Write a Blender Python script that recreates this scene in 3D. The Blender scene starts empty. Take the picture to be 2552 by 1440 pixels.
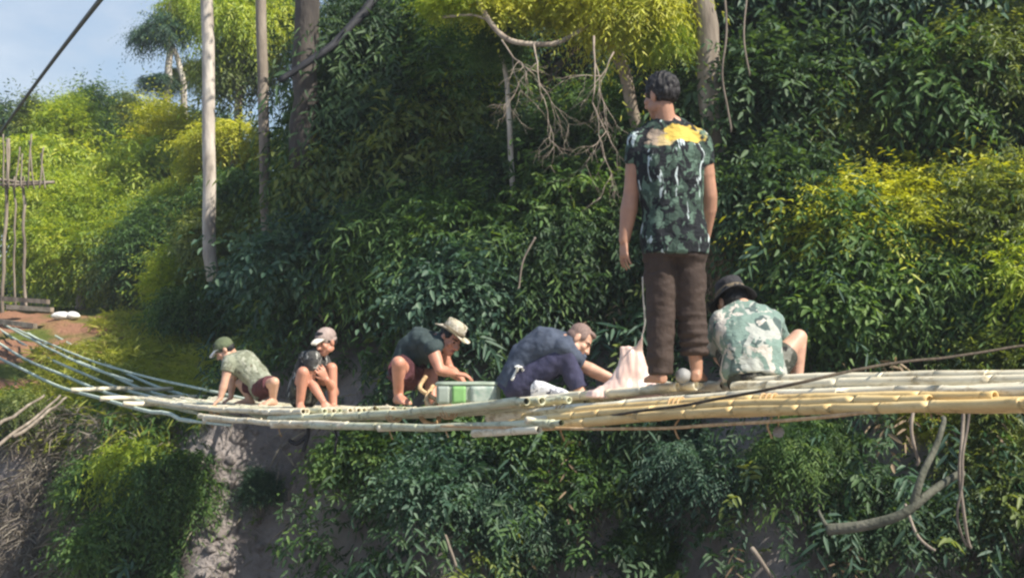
import bpy, bmesh, math, random
import numpy as np
from mathutils import Vector, Matrix, noise as mnoise

# ------------------------------------------------------------------ camera, world, sun
SC = bpy.context.scene
COL = SC.collection
F = 3506.0            # focal length in photo pixels (photo is 2552 wide)
HZ = 880.0            # photo row of the horizon
cam = bpy.data.cameras.new('camera'); camo = bpy.data.objects.new('camera', cam); COL.objects.link(camo)
cam.sensor_width = 36.0; cam.lens = 36.0 * F / 2552.0
cam.shift_y = (HZ - 720.0) / 2552.0
cam.clip_start = 0.1; cam.clip_end = 3000
camo.rotation_euler = (math.radians(90), 0, 0)
SC.camera = camo
SUN_DIR = Vector((0.66, -0.40, 0.82)).normalized()      # towards the sun
SUN_EL = math.asin(SUN_DIR.z)
SUN_ROT = math.atan2(SUN_DIR.x, SUN_DIR.y)
world = bpy.data.worlds.new("World"); SC.world = world; world.use_nodes = True
nt = world.node_tree; nt.nodes.clear()
wo = nt.nodes.new('ShaderNodeOutputWorld'); bg = nt.nodes.new('ShaderNodeBackground')
sky = nt.nodes.new('ShaderNodeTexSky'); sky.sky_type = 'NISHITA'; sky.sun_disc = False
sky.sun_elevation = SUN_EL; sky.sun_rotation = SUN_ROT; sky.dust_density = 0.7; sky.air_density = 1.3; sky.ozone_density = 2.0
bg.inputs['Strength'].default_value = 0.13
tc = nt.nodes.new('ShaderNodeTexCoord'); cn = nt.nodes.new('ShaderNodeTexNoise')
cn.inputs['Scale'].default_value = 5.0; cn.inputs['Detail'].default_value = 6; cn.inputs['Roughness'].default_value = 0.55
mp = nt.nodes.new('ShaderNodeMapping'); mp.inputs['Scale'].default_value = (1, 1, 2.2); mp.inputs['Location'].default_value = (0.35, 0, 0.1)
cr = nt.nodes.new('ShaderNodeValToRGB'); cr.color_ramp.elements[0].position = 0.30; cr.color_ramp.elements[1].position = 0.60
cr.color_ramp.elements[0].color = (0.55, 0.55, 0.55, 1); cr.color_ramp.elements[1].color = (0.80, 0.80, 0.80, 1)
cr2 = nt.nodes.new('ShaderNodeValToRGB'); cr2.color_ramp.elements[0].position = 0.50; cr2.color_ramp.elements[0].color = (1.15, 1.62, 2.4, 1); cr2.color_ramp.elements[1].position = 0.68; cr2.color_ramp.elements[1].color = (2.5, 2.75, 3.2, 1)
mx = nt.nodes.new('ShaderNodeMixRGB'); mx.inputs[2].default_value = (4.6, 4.9, 5.3, 1)
nt.links.new(tc.outputs['Generated'], mp.inputs['Vector']); nt.links.new(mp.outputs['Vector'], cn.inputs['Vector'])
nt.links.new(cn.outputs['Fac'], cr.inputs['Fac']); nt.links.new(cr.outputs['Color'], mx.inputs['Fac'])
nt.links.new(cn.outputs['Fac'], cr2.inputs['Fac']); nt.links.new(cr2.outputs['Color'], mx.inputs[2]); nt.links.new(sky.outputs['Color'], mx.inputs[1]); nt.links.new(mx.outputs['Color'], bg.inputs['Color'])
nt.links.new(bg.outputs['Background'], wo.inputs['Surface'])
sl = bpy.data.lights.new('sun', 'SUN'); sl.energy = 5.0; sl.angle = math.radians(0.5); sl.color = (1.0, 0.93, 0.80)
so = bpy.data.objects.new('sun', sl); COL.objects.link(so); so.location = SUN_DIR * 60
so.rotation_euler = SUN_DIR.to_track_quat('Z', 'Y').to_euler()
vs = SC.view_settings; vs.view_transform = 'Standard'; vs.look = 'None'; vs.gamma = 1.0; vs.use_curve_mapping = False
vs.exposure = 0.95
SC.render.filter_size = 1.9
try:
    SC.cycles.filter_width = 2.4; SC.cycles.max_bounces = 6; SC.cycles.transparent_max_bounces = 4; SC.cycles.volume_bounces = 0; SC.cycles.use_denoising = True
except Exception: pass

# ------------------------------------------------------------------ helpers
def P(px, py, Y): return Vector(((px - 1276.0) / F * Y, Y, (HZ - py) / F * Y))
def tag(o, label=None, cat=None, group=None, kind=None):
    if label: o['label'] = label
    if cat: o['category'] = cat
    if group: o['group'] = group
    if kind: o['kind'] = kind
    return o
def empty(name, loc, label, cat, group=None):
    o = bpy.data.objects.new(name, None); COL.objects.link(o); o.location = loc; o.empty_display_size = 0.1
    return tag(o, label, cat, group)
def link_mesh(name, me, mat, parent=None, loc=None):
    o = bpy.data.objects.new(name, me); COL.objects.link(o)
    if mat is not None and len(me.materials) == 0: me.materials.append(mat)
    if parent is not None: o.parent = parent
    if loc is not None: o.location = loc
    return o
def from_np(name, V, faces_flat, sizes, smooth=True):
    me = bpy.data.meshes.new(name)
    V = np.asarray(V, np.float32); n = len(V); faces_flat = np.asarray(faces_flat, np.int32); sizes = np.asarray(sizes, np.int32)
    me.vertices.add(n); me.vertices.foreach_set('co', V.ravel())
    me.loops.add(len(faces_flat)); me.loops.foreach_set('vertex_index', faces_flat)
    me.polygons.add(len(sizes))
    st = np.zeros(len(sizes), np.int32); st[1:] = np.cumsum(sizes)[:-1]
    me.polygons.foreach_set('loop_start', st)
    if smooth: me.polygons.foreach_set('use_smooth', np.ones(len(sizes), bool))
    me.update(calc_edges=True); me.validate()
    return me

# ------------------------------------------------------------------ materials
def new_mat(name):
    m = bpy.data.materials.new(name); m.use_nodes = True
    nt = m.node_tree; b = nt.nodes['Principled BSDF']
    return m, nt, b
def N(nt, t, **kw):
    n = nt.nodes.new(t)
    for k, v in kw.items():
        if k in n.inputs: n.inputs[k].default_value = v
        else: setattr(n, k, v)
    return n
def ramp(nt, stops, interp='LINEAR'):
    r = nt.nodes.new('ShaderNodeValToRGB'); r.color_ramp.interpolation = interp
    e = r.color_ramp.elements
    while len(e) > 1: e.remove(e[-1])
    e[0].position = stops[0][0]; e[0].color = (*stops[0][1], 1)
    for p, c in stops[1:]:
        x = e.new(p); x.color = (*c, 1)
    return r
def add_bump(nt, b, fac, strength, dist):
    bm = N(nt, 'ShaderNodeBump', Strength=strength, Distance=dist)
    nt.links.new(fac, bm.inputs['Height']); nt.links.new(bm.outputs['Normal'], b.inputs['Normal'])
def coords(nt, scale=(1, 1, 1), kind='Object'):
    tc = nt.nodes.new('ShaderNodeTexCoord'); mp = N(nt, 'ShaderNodeMapping', Scale=scale)
    nt.links.new(tc.outputs[kind], mp.inputs['Vector']); return mp.outputs['Vector']
def noise_mat(name, stops, scale=6, detail=5, rough=0.8, stretch=(1, 1, 1), bump=0.3, bdist=0.01, bscale=None, spec=0.3):
    m, nt, b = new_mat(name); v = coords(nt, stretch)
    n = N(nt, 'ShaderNodeTexNoise', Scale=scale, Detail=detail); nt.links.new(v, n.inputs['Vector'])
    r = ramp(nt, stops); nt.links.new(n.outputs['Fac'], r.inputs['Fac']); nt.links.new(r.outputs['Color'], b.inputs['Base Color'])
    b.inputs['Roughness'].default_value = rough; b.inputs['Specular IOR Level'].default_value = spec
    if bump:
        n2 = N(nt, 'ShaderNodeTexNoise', Scale=bscale or scale * 4, Detail=4); nt.links.new(v, n2.inputs['Vector'])
        add_bump(nt, b, n2.outputs['Fac'], bump, bdist)
    return m
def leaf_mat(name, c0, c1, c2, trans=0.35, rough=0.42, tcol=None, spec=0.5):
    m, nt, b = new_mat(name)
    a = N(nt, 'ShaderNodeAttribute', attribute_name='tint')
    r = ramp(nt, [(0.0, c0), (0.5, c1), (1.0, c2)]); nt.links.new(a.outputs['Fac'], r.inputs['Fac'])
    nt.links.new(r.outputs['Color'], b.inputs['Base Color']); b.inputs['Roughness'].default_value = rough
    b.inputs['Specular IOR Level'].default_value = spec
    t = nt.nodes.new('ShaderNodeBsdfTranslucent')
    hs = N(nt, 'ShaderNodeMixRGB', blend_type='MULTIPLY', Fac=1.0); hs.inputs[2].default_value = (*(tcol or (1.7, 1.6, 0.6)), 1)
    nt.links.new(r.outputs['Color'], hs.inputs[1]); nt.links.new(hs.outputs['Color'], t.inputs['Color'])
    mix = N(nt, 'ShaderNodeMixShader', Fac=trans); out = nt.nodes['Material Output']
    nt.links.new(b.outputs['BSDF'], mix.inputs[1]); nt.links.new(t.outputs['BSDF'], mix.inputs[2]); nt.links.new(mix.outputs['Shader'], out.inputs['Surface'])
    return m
def camo_mat(name, base, c1, c2, c3, scale=9.0, t=(0.55, 0.57, 0.60), rough=0.85, streak=.75):
    m, nt, b = new_mat(name); col = None
    for i, (c, th) in enumerate(((c1, t[0]), (c2, t[1]), (c3, t[2]))):
        v = coords(nt, (1, 1, streak if i == 2 else 0.75)); v2 = N(nt, 'ShaderNodeVectorMath', operation='ADD'); v2.inputs[1].default_value = (3.7 * i, 1.3 * i, 2.1 * i)
        nt.links.new(v, v2.inputs[0])
        n = N(nt, 'ShaderNodeTexNoise', Scale=scale * (1 + 0.25 * i), Detail=2.5, Roughness=0.6, Distortion=0.6); nt.links.new(v2.outputs[0], n.inputs['Vector'])
        g = ramp(nt, [(th, (0, 0, 0)), (th + 0.02, (1, 1, 1))]); nt.links.new(n.outputs['Fac'], g.inputs['Fac'])
        mxx = N(nt, 'ShaderNodeMixRGB'); nt.links.new(g.outputs['Color'], mxx.inputs['Fac'])
        if col is None: mxx.inputs[1].default_value = (*base, 1)
        else: nt.links.new(col, mxx.inputs[1])
        mxx.inputs[2].default_value = (*c, 1); col = mxx.outputs['Color']
    nt.links.new(col, b.inputs['Base Color']); b.inputs['Roughness'].default_value = rough; b.inputs['Specular IOR Level'].default_value = 0.2
    vb = coords(nt, (1, 1, 1.6)); nb = N(nt, 'ShaderNodeTexNoise', Scale=22, Detail=3, Distortion=1.0); nt.links.new(vb, nb.inputs['Vector'])
    add_bump(nt, b, nb.outputs['Fac'], 0.6, 0.02)
    return m, nt, b, col
def cloth_mat(name, c, rough=0.85, var=0.25, bump=0.6):
    d = tuple(x * (1 - var) for x in c); l = tuple(min(1, x * (1 + var)) for x in c)
    return noise_mat(name, [(0.3, d), (0.7, l)], scale=12, rough=rough, bump=bump, bdist=0.02, bscale=22, spec=0.2)
def skin_mat(name, c):
    m, nt, b = new_mat(name); v = coords(nt)
    n = N(nt, 'ShaderNodeTexNoise', Scale=14, Detail=4); nt.links.new(v, n.inputs['Vector'])
    r = ramp(nt, [(0.3, tuple(x * 0.85 for x in c)), (0.7, tuple(x * 1.12 for x in c))]); nt.links.new(n.outputs['Fac'], r.inputs['Fac'])
    nt.links.new(r.outputs['Color'], b.inputs['Base Color']); b.inputs['Roughness'].default_value = 0.5
    b.inputs['Subsurface Weight'].default_value = 0.12; b.inputs['Subsurface Radius'].default_value = (0.02, 0.008, 0.004); b.inputs['Specular IOR Level'].default_value = 0.4
    return m

M = {}
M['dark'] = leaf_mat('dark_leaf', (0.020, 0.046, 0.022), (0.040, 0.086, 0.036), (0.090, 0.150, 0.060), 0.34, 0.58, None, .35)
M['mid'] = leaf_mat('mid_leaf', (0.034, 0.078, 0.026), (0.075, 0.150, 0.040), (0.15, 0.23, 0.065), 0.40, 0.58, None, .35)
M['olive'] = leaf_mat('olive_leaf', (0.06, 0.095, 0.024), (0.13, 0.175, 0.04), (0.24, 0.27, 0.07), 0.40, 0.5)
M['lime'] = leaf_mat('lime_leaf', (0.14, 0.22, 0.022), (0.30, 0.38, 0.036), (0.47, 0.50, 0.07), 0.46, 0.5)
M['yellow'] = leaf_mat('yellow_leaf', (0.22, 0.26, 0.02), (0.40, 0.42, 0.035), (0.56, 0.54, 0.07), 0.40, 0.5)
M['bluegreen'] = leaf_mat('blue_leaf', (0.028, 0.065, 0.045), (0.05, 0.105, 0.065), (0.10, 0.165, 0.10), 0.3, 0.55, (1.3, 1.5, 0.8), .4)
M['dry'] = leaf_mat('dry_leaf', (0.13, 0.085, 0.05), (0.24, 0.17, 0.10), (0.40, 0.31, 0.21), 0.25, 0.7, (1.2, 1.0, 0.7))
M['drygrass'] = leaf_mat('dry_grass', (0.14, 0.12, 0.10), (0.25, 0.22, 0.18), (0.42, 0.38, 0.30), 0.25, 0.7, (1.2, 1.1, 0.8))
M['grass'] = leaf_mat('grass_leaf', (0.14, 0.18, 0.025), (0.30, 0.33, 0.045), (0.46, 0.44, 0.10), 0.35, 0.6)
M['bark'] = noise_mat('bark', [(0.3, (0.10, 0.08, 0.065)), (0.6, (0.26, 0.22, 0.18)), (0.8, (0.42, 0.37, 0.31))], scale=5, stretch=(1, 1, 0.25), rough=0.9, bump=0.8, bdist=0.02, bscale=20)
M['palebark'] = noise_mat('pale_bark', [(0.3, (0.24, 0.20, 0.17)), (0.55, (0.48, 0.43, 0.38)), (0.8, (0.66, 0.62, 0.56))], scale=6, stretch=(1, 1, 0.3), rough=0.8, bump=0.6, bdist=0.015, bscale=24)
M['darkbark'] = noise_mat('dark_bark', [(0.3, (0.03, 0.026, 0.025)), (0.7, (0.10, 0.085, 0.075))], scale=6, stretch=(1, 1, 0.4), rough=0.9, bump=0.8, bdist=0.02)
M['mossbark'] = noise_mat('mossy_bark', [(0.3, (0.05, 0.055, 0.04)), (0.6, (0.11, 0.11, 0.085)), (0.8, (0.18, 0.17, 0.14))], scale=6, rough=.95, bump=.9, bdist=.02)
M['twig'] = noise_mat('twig', [(0.3, (0.16, 0.125, 0.10)), (0.7, (0.38, 0.32, 0.26))], scale=10, rough=0.85, bump=0.3)
def bamboo_mat(name, a, b_, c):
    m, nt, b = new_mat(name); v = coords(nt, (1.2, 1.2, 6))
    n = N(nt, 'ShaderNodeTexNoise', Scale=2.2, Detail=6, Roughness=0.65); nt.links.new(v, n.inputs['Vector'])
    r = ramp(nt, [(0.25, a), (0.5, b_), (0.75, c)]); nt.links.new(n.outputs['Fac'], r.inputs['Fac'])
    v3 = coords(nt, (1, 1, 3)); ns = N(nt, 'ShaderNodeTexNoise', Scale=5.5, Detail=7, Roughness=0.75); nt.links.new(v3, ns.inputs['Vector']); rs = ramp(nt, [(0.52, (1, 1, 1)), (0.60, (0.62, 0.55, 0.45)), (0.70, (0.30, 0.25, 0.19))]); nt.links.new(ns.outputs['Fac'], rs.inputs['Fac'])
    ms = N(nt, 'ShaderNodeMixRGB', blend_type='MULTIPLY', Fac=0.85); nt.links.new(r.outputs['Color'], ms.inputs[1]); nt.links.new(rs.outputs['Color'], ms.inputs[2])
    nt.links.new(ms.outputs['Color'], b.inputs['Base Color']); b.inputs['Roughness'].default_value = 0.5
    n2 = N(nt, 'ShaderNodeTexNoise', Scale=40, Detail=3); nt.links.new(v, n2.inputs['Vector']); add_bump(nt, b, n2.outputs['Fac'], 0.15, 0.004)
    return m
M['bamboo_pale'] = bamboo_mat('pale_bamboo', (0.44, 0.38, 0.27), (0.66, 0.60, 0.45), (0.78, 0.73, 0.59))
M['bamboo_green'] = bamboo_mat('greenish_bamboo', (0.30, 0.31, 0.20), (0.48, 0.49, 0.34), (0.66, 0.66, 0.50))
M['bamboo_yellow'] = bamboo_mat('yellow_bamboo', (0.42, 0.28, 0.11), (0.64, 0.46, 0.20), (0.74, 0.58, 0.32))
M['bamboo_in'] = noise_mat('bamboo_inside', [(0.3, (0.05, 0.035, 0.02)), (0.7, (0.12, 0.09, 0.05))], rough=0.9, bump=0)
M['rope_green'] = noise_mat('green_rope', [(0.3, (0.30, 0.38, 0.32)), (0.7, (0.56, 0.62, 0.54))], scale=30, rough=0.8, bump=0.4)
M['rope_tan'] = noise_mat('tan_rope', [(0.3, (0.34, 0.21, 0.10)), (0.7, (0.60, 0.42, 0.24))], scale=30, rough=0.8, bump=0.4)
M['rope_dark'] = noise_mat('dark_rope', [(0.3, (0.03, 0.024, 0.018)), (0.7, (0.09, 0.07, 0.05))], scale=30, rough=0.85, bump=0.4)
M['black'] = noise_mat('black_cloth', [(0.3, (0.012, 0.013, 0.018)), (0.7, (0.03, 0.03, 0.036))], rough=0.7)
M['cable'] = noise_mat('steel_cable', [(0.3, (0.035, 0.04, 0.045)), (0.7, (0.09, 0.095, 0.10))], scale=40, rough=0.6)
M['white'] = noise_mat('white_cloth', [(0.3, (0.62, 0.62, 0.60)), (0.7, (0.82, 0.82, 0.80))], scale=20, rough=0.7, bump=0.2)
M['stone'] = noise_mat('grey_stone', [(0.3, (0.17, 0.17, 0.17)), (0.7, (0.28, 0.28, 0.28))], scale=14, rough=0.7)

# ------------------------------------------------------------------ terrain
def sstep(a, b, x):
    t = np.clip((x - a) / (b - a), 0, 1); return t * t * (3 - 2 * t)
def vnoise(x, y, s=0.0):
    return (np.sin(x * 1.7 + 1.3 * np.sin(y * 1.1 + s) + s) + np.sin(y * 2.3 + 1.1 * np.sin(x * 1.9 - s) + 2.1 * s)
            + 0.5 * np.sin(x * 4.1 + y * 3.3 + s * 3) + 0.5 * np.sin(y * 5.7 - x * 3.7 + s)) / 3.0
def bank_edge(X):
    return np.where(X > -1, 14.6 - 0.55 * (X + 1), 14.6 + 0.50 * (-1 - X)) + 0.25 * np.sin(X * 1.9) + 0.15 * np.sin(X * 4.7 + 1)
def gz(X, Y):
    X = np.asarray(X, float); Y = np.asarray(Y, float)
    t = Y - bank_edge(X)
    hill = sstep(-3.7, -2.6, X - 0.2 * (Y - 16))
    zt = -0.62 * hill - 0.85 * (1 - hill)
    up_h = zt + 1.25 * np.clip(t, 0, 5) + 0.8 * np.clip(t - 5, 0, 12) + 0.25 * np.clip(t - 17, 0, 400)
    yy = np.clip(Y - 17.5, 0, 300)
    up_l = zt + 0.19 * np.clip(yy, 0, 7.5) + 0.075 * np.clip(yy - 7.5, 0, 5) + 0.012 * np.clip(yy - 12.5, 0, 9.5) + 0.07 * np.clip(yy - 22, 0, 60) + 0.02 * np.clip(yy - 60, 0, 300)
    up = up_h * hill + up_l * (1 - hill)
    down = zt + 1.75 * np.clip(t, -1.7, 0) + 0.5 * np.clip(t + 1.7, -3, 0)
    z = np.where(t > 0, up, down)
    z = z + 0.34 * hill * sstep(.2, 1.5, t) * vnoise(X * 1.25, Y * 1.1 + 2, 0.9)
    z = z + 0.10 * vnoise(X * 0.9, Y * 0.9, 0.4) + 0.05 * vnoise(X * 2.7, Y * 2.7, 1.7) + 0.025 * vnoise(X * 7, Y * 7, 2.2)
    return z
def axis(parts):
    out = []
    for a, b, st in parts: out.append(np.arange(a, b, st))
    return np.concatenate(out + [np.array([parts[-1][1]])])
gx = axis([(-400, -60, 40), (-60, -12, 2), (-12, 8, 0.09), (8, 60, 2), (60, 400, 40)])
gy = axis([(-30, 8, 2), (8, 11, 0.3), (11, 22, 0.09), (22, 30, 0.3), (30, 90, 3), (90, 900, 60)])
GX, GY = np.meshgrid(gx, gy); GZ = gz(GX, GY)
nx, ny = len(gx), len(gy)
V = np.stack([GX, GY, GZ], -1).reshape(-1, 3)
I = np.arange(nx * ny).reshape(ny, nx)
Q = np.stack([I[:-1, :-1], I[:-1, 1:], I[1:, 1:], I[1:, :-1]], -1).reshape(-1, 4)
m, nt, b = new_mat('earth'); v = coords(nt)
n1 = N(nt, 'ShaderNodeTexNoise', Scale=1.3, Detail=8, Roughness=0.62); nt.links.new(v, n1.inputs['Vector'])
r1 = ramp(nt, [(0.30, (0.15, 0.125, 0.115)), (0.48, (0.30, 0.262, 0.25)), (0.62, (0.43, 0.385, 0.375)), (0.8, (0.52, 0.48, 0.47))]); nt.links.new(n1.outputs['Fac'], r1.inputs['Fac'])
# reddish trodden clay on the far left landing
sx = nt.nodes.new('ShaderNodeSeparateXYZ'); nt.links.new(v, sx.inputs[0])
mr = N(nt, 'ShaderNodeMapRange'); mr.inputs['From Min'].default_value = -5.9; mr.inputs['From Max'].default_value = -6.7; nt.links.new(sx.outputs['X'], mr.inputs['Value'])
n3 = N(nt, 'ShaderNodeTexNoise', Scale=0.8, Detail=5); nt.links.new(v, n3.inputs['Vector'])
mu = N(nt, 'ShaderNodeMath', operation='MULTIPLY'); rr = ramp(nt, [(0.36, (0, 0, 0)), (0.5, (1, 1, 1))]); nt.links.new(n3.outputs['Fac'], rr.inputs['Fac'])
sxa = N(nt, 'ShaderNodeMapRange'); sxa.inputs['From Min'].default_value = -12.5; sxa.inputs['From Max'].default_value = -11.0; nt.links.new(sx.outputs['X'], sxa.inputs['Value'])
sya = N(nt, 'ShaderNodeMapRange'); sya.inputs['From Min'].default_value = 29.5; sya.inputs['From Max'].default_value = 28.0; nt.links.new(sx.outputs['Y'], sya.inputs['Value'])
m1 = N(nt, 'ShaderNodeMath', operation='MULTIPLY'); nt.links.new(sxa.outputs[0], m1.inputs[0]); nt.links.new(sya.outputs[0], m1.inputs[1])
syb = N(nt, 'ShaderNodeMapRange'); syb.inputs['From Min'].default_value = 18.2; syb.inputs['From Max'].default_value = 19.2; nt.links.new(sx.outputs['Y'], syb.inputs['Value'])
m2 = N(nt, 'ShaderNodeMath', operation='MULTIPLY'); nt.links.new(m1.outputs[0], m2.inputs[0]); nt.links.new(syb.outputs[0], m2.inputs[1])
m3 = N(nt, 'ShaderNodeMath', operation='MULTIPLY'); nt.links.new(m2.outputs[0], m3.inputs[0]); nt.links.new(mr.outputs['Result'], m3.inputs[1])
ga = N(nt, 'ShaderNodeAttribute', attribute_name='grassy'); gr = ramp(nt, [(.35, (0.07, 0.10, 0.022)), (.65, (0.17, 0.20, 0.045))]); nt.links.new(n1.outputs['Fac'], gr.inputs['Fac'])
mg = N(nt, 'ShaderNodeMixRGB'); nt.links.new(ga.outputs['Fac'], mg.inputs['Fac']); nt.links.new(r1.outputs['Color'], mg.inputs[1]); nt.links.new(gr.outputs['Color'], mg.inputs[2])
nt.links.new(m3.outputs[0], mu.inputs[0]); nt.links.new(rr.outputs['Color'], mu.inputs[1])
mxr = N(nt, 'ShaderNodeMixRGB'); mxr.inputs[2].default_value = (0.36, 0.19, 0.12, 1); nt.links.new(mu.outputs[0], mxr.inputs['Fac']); nt.links.new(mg.outputs['Color'], mxr.inputs[1])
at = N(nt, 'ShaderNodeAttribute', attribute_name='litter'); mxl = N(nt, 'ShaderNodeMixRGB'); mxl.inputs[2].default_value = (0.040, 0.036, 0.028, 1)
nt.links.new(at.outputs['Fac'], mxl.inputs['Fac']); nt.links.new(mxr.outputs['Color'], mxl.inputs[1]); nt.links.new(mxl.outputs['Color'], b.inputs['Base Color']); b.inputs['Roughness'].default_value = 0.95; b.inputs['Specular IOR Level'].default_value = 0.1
nb = N(nt, 'ShaderNodeTexNoise', Scale=9, Detail=8, Roughness=0.7); nt.links.new(v, nb.inputs['Vector']); add_bump(nt, b, nb.outputs['Fac'], 1.0, 0.14)
M['earth'] = m
gm = from_np('ground', V, Q.ravel(), np.full(len(Q), 4))
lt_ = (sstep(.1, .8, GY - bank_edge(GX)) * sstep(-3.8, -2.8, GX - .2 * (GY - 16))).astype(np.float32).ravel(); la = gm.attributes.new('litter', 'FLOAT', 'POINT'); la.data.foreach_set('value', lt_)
ga_ = (sstep(.1, .6, GY - bank_edge(GX)) * (1 - sstep(-4.2, -3.2, GX - .2 * (GY - 16)))).astype(np.float32).ravel(); gl = gm.attributes.new('grassy', 'FLOAT', 'POINT'); gl.data.foreach_set('value', ga_)
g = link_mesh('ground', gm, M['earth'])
tag(g, 'bare grey earth bank rising to the wooded hillside', 'ground', kind='structure')
def hit(px, py, y0=10.5, y1=120.0):
    Y = np.arange(y0, y1, 0.05); X = (px - 1276) / F * Y; Z = (HZ - py) / F * Y
    k = np.nonzero(gz(X, Y) >= Z)[0]
    i = k[0] if len(k) else len(Y) - 1
    return Vector((X[i], Y[i], float(gz(X[i], Y[i]))))
def on_ground(px, Y):
    X = (px - 1276) / F * Y; return Vector((X, Y, float(gz(X, Y))))

# ------------------------------------------------------------------ tubes
class MB:
    def __init__(s): s.v = []; s.f = []
    def tube(s, pts, rads, seg=8, cap=True):
        pts = [Vector(p) for p in pts]; n = len(pts); b0 = len(s.v)
        if not hasattr(rads, '__len__'): rads = [rads] * n
        up = None
        for i, p in enumerate(pts):
            t = (pts[min(i + 1, n - 1)] - pts[max(i - 1, 0)]).normalized()
            if up is None: up = Vector((0, 0, 1)) if abs(t.z) < 0.9 else Vector((1, 0, 0))
            a = (up - t * up.dot(t)).normalized(); c = t.cross(a); up = a
            for k in range(seg):
                w = 2 * math.pi * k / seg; s.v.append(p + (a * math.cos(w) + c * math.sin(w)) * rads[i])
        for i in range(n - 1):
            for k in range(seg):
                k2 = (k + 1) % seg
                s.f.append((b0 + i * seg + k, b0 + i * seg + k2, b0 + (i + 1) * seg + k2, b0 + (i + 1) * seg + k))
        if cap:
            s.f.append(tuple(b0 + k for k in range(seg))[::-1]); s.f.append(tuple(b0 + (n - 1) * seg + k for k in range(seg)))
        return s
    def box(s, c, ax, ay, az):
        c, ax, ay, az = Vector(c), Vector(ax), Vector(ay), Vector(az); b0 = len(s.v)
        for x, y, z in ((-1, -1, -1), (1, -1, -1), (1, 1, -1), (-1, 1, -1), (-1, -1, 1), (1, -1, 1), (1, 1, 1), (-1, 1, 1)): s.v.append(c + ax * x + ay * y + az * z)
        for f in ((0, 3, 2, 1), (4, 5, 6, 7), (0, 1, 5, 4), (1, 2, 6, 5), (2, 3, 7, 6), (3, 0, 4, 7)): s.f.append(tuple(b0 + i for i in f))
        return s
    def build(s, name, mat, parent=None, smooth=True, world=True):
        me = bpy.data.meshes.new(name); off = parent_world(parent) if (parent is not None and world) else Vector()
        me.from_pydata([tuple(v - off) for v in s.v], [], s.f)
        if smooth: me.polygons.foreach_set('use_smooth', np.ones(len(me.polygons), bool))
        me.update(); return link_mesh(name, me, mat, parent)
def parent_world(p):
    o = Vector()
    while p is not None: o = o + Vector(p.location); p = p.parent
    return o
def thing_mesh(name, mb, mat, label, cat, group=None, kind=None, smooth=True):
    base = min(mb.v, key=lambda q: q.z).copy()
    for i in range(len(mb.v)): mb.v[i] = mb.v[i] - base
    o = mb.build(name, mat, None, smooth); o.location = base
    return tag(o, label, cat, group, kind)
def wob(pts, amp, seed, sub=8):
    """subdivide a polyline smoothly and shake it a little"""
    pts = [Vector(p) for p in pts]; out = []
    for i in range(len(pts) - 1):
        p0 = pts[max(i - 1, 0)]; p1 = pts[i]; p2 = pts[i + 1]; p3 = pts[min(i + 2, len(pts) - 1)]
        for k in range(sub):
            t = k / sub
            q = 0.5 * ((2 * p1) + (p2 - p0) * t + (2 * p0 - 5 * p1 + 4 * p2 - p3) * t * t + (3 * p1 - p0 - 3 * p2 + p3) * t ** 3)
            out.append(q + Vector(mnoise.noise_vector(q * 2.3 + Vector((seed, 0, 0)))) * amp)
    out.append(pts[-1]); return out
def taper(n, a, b): return [a + (b - a) * i / (n - 1) for i in range(n)]

# ------------------------------------------------------------------ leaves
def nrm(a): return a / np.maximum(np.linalg.norm(a, axis=-1, keepdims=True), 1e-9)
def leaf_mesh(name, Pn, D, Nn, L, W, tint, droop=0.15):
    n = len(Pn); D = nrm(D); S = nrm(np.cross(D, Nn)); Nn = np.cross(S, D)
    L = L[:, None]; W = W[:, None]; dz = np.zeros_like(Pn); dz[:, 2] = -1
    v0 = Pn; v1 = Pn + D * L * .32 + S * W * .5 + Nn * W * .22; v2 = Pn + D * L * .68 + S * W * .38 + Nn * W * .15 + dz * L * droop * .45
    v3 = Pn + D * L + dz * L * droop; v4 = Pn + D * L * .68 - S * W * .38 + Nn * W * .15 + dz * L * droop * .45; v5 = Pn + D * L * .32 - S * W * .5 + Nn * W * .22
    V = np.stack([v0, v1, v2, v3, v4, v5], 1).reshape(-1, 3)
    b = (np.arange(n) * 6)[:, None]
    Fq = np.stack([b + np.array([[0, 1, 2, 3]]), b + np.array([[0, 3, 4, 5]])], 1).reshape(-1)
    me = from_np(name, V, Fq, np.full(2 * n, 4), smooth=False)
    at = me.attributes.new('tint', 'FLOAT', 'FACE'); at.data.foreach_set('value', np.repeat(np.clip(tint, 0, 1), 2).astype(np.float32))
    return me
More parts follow.
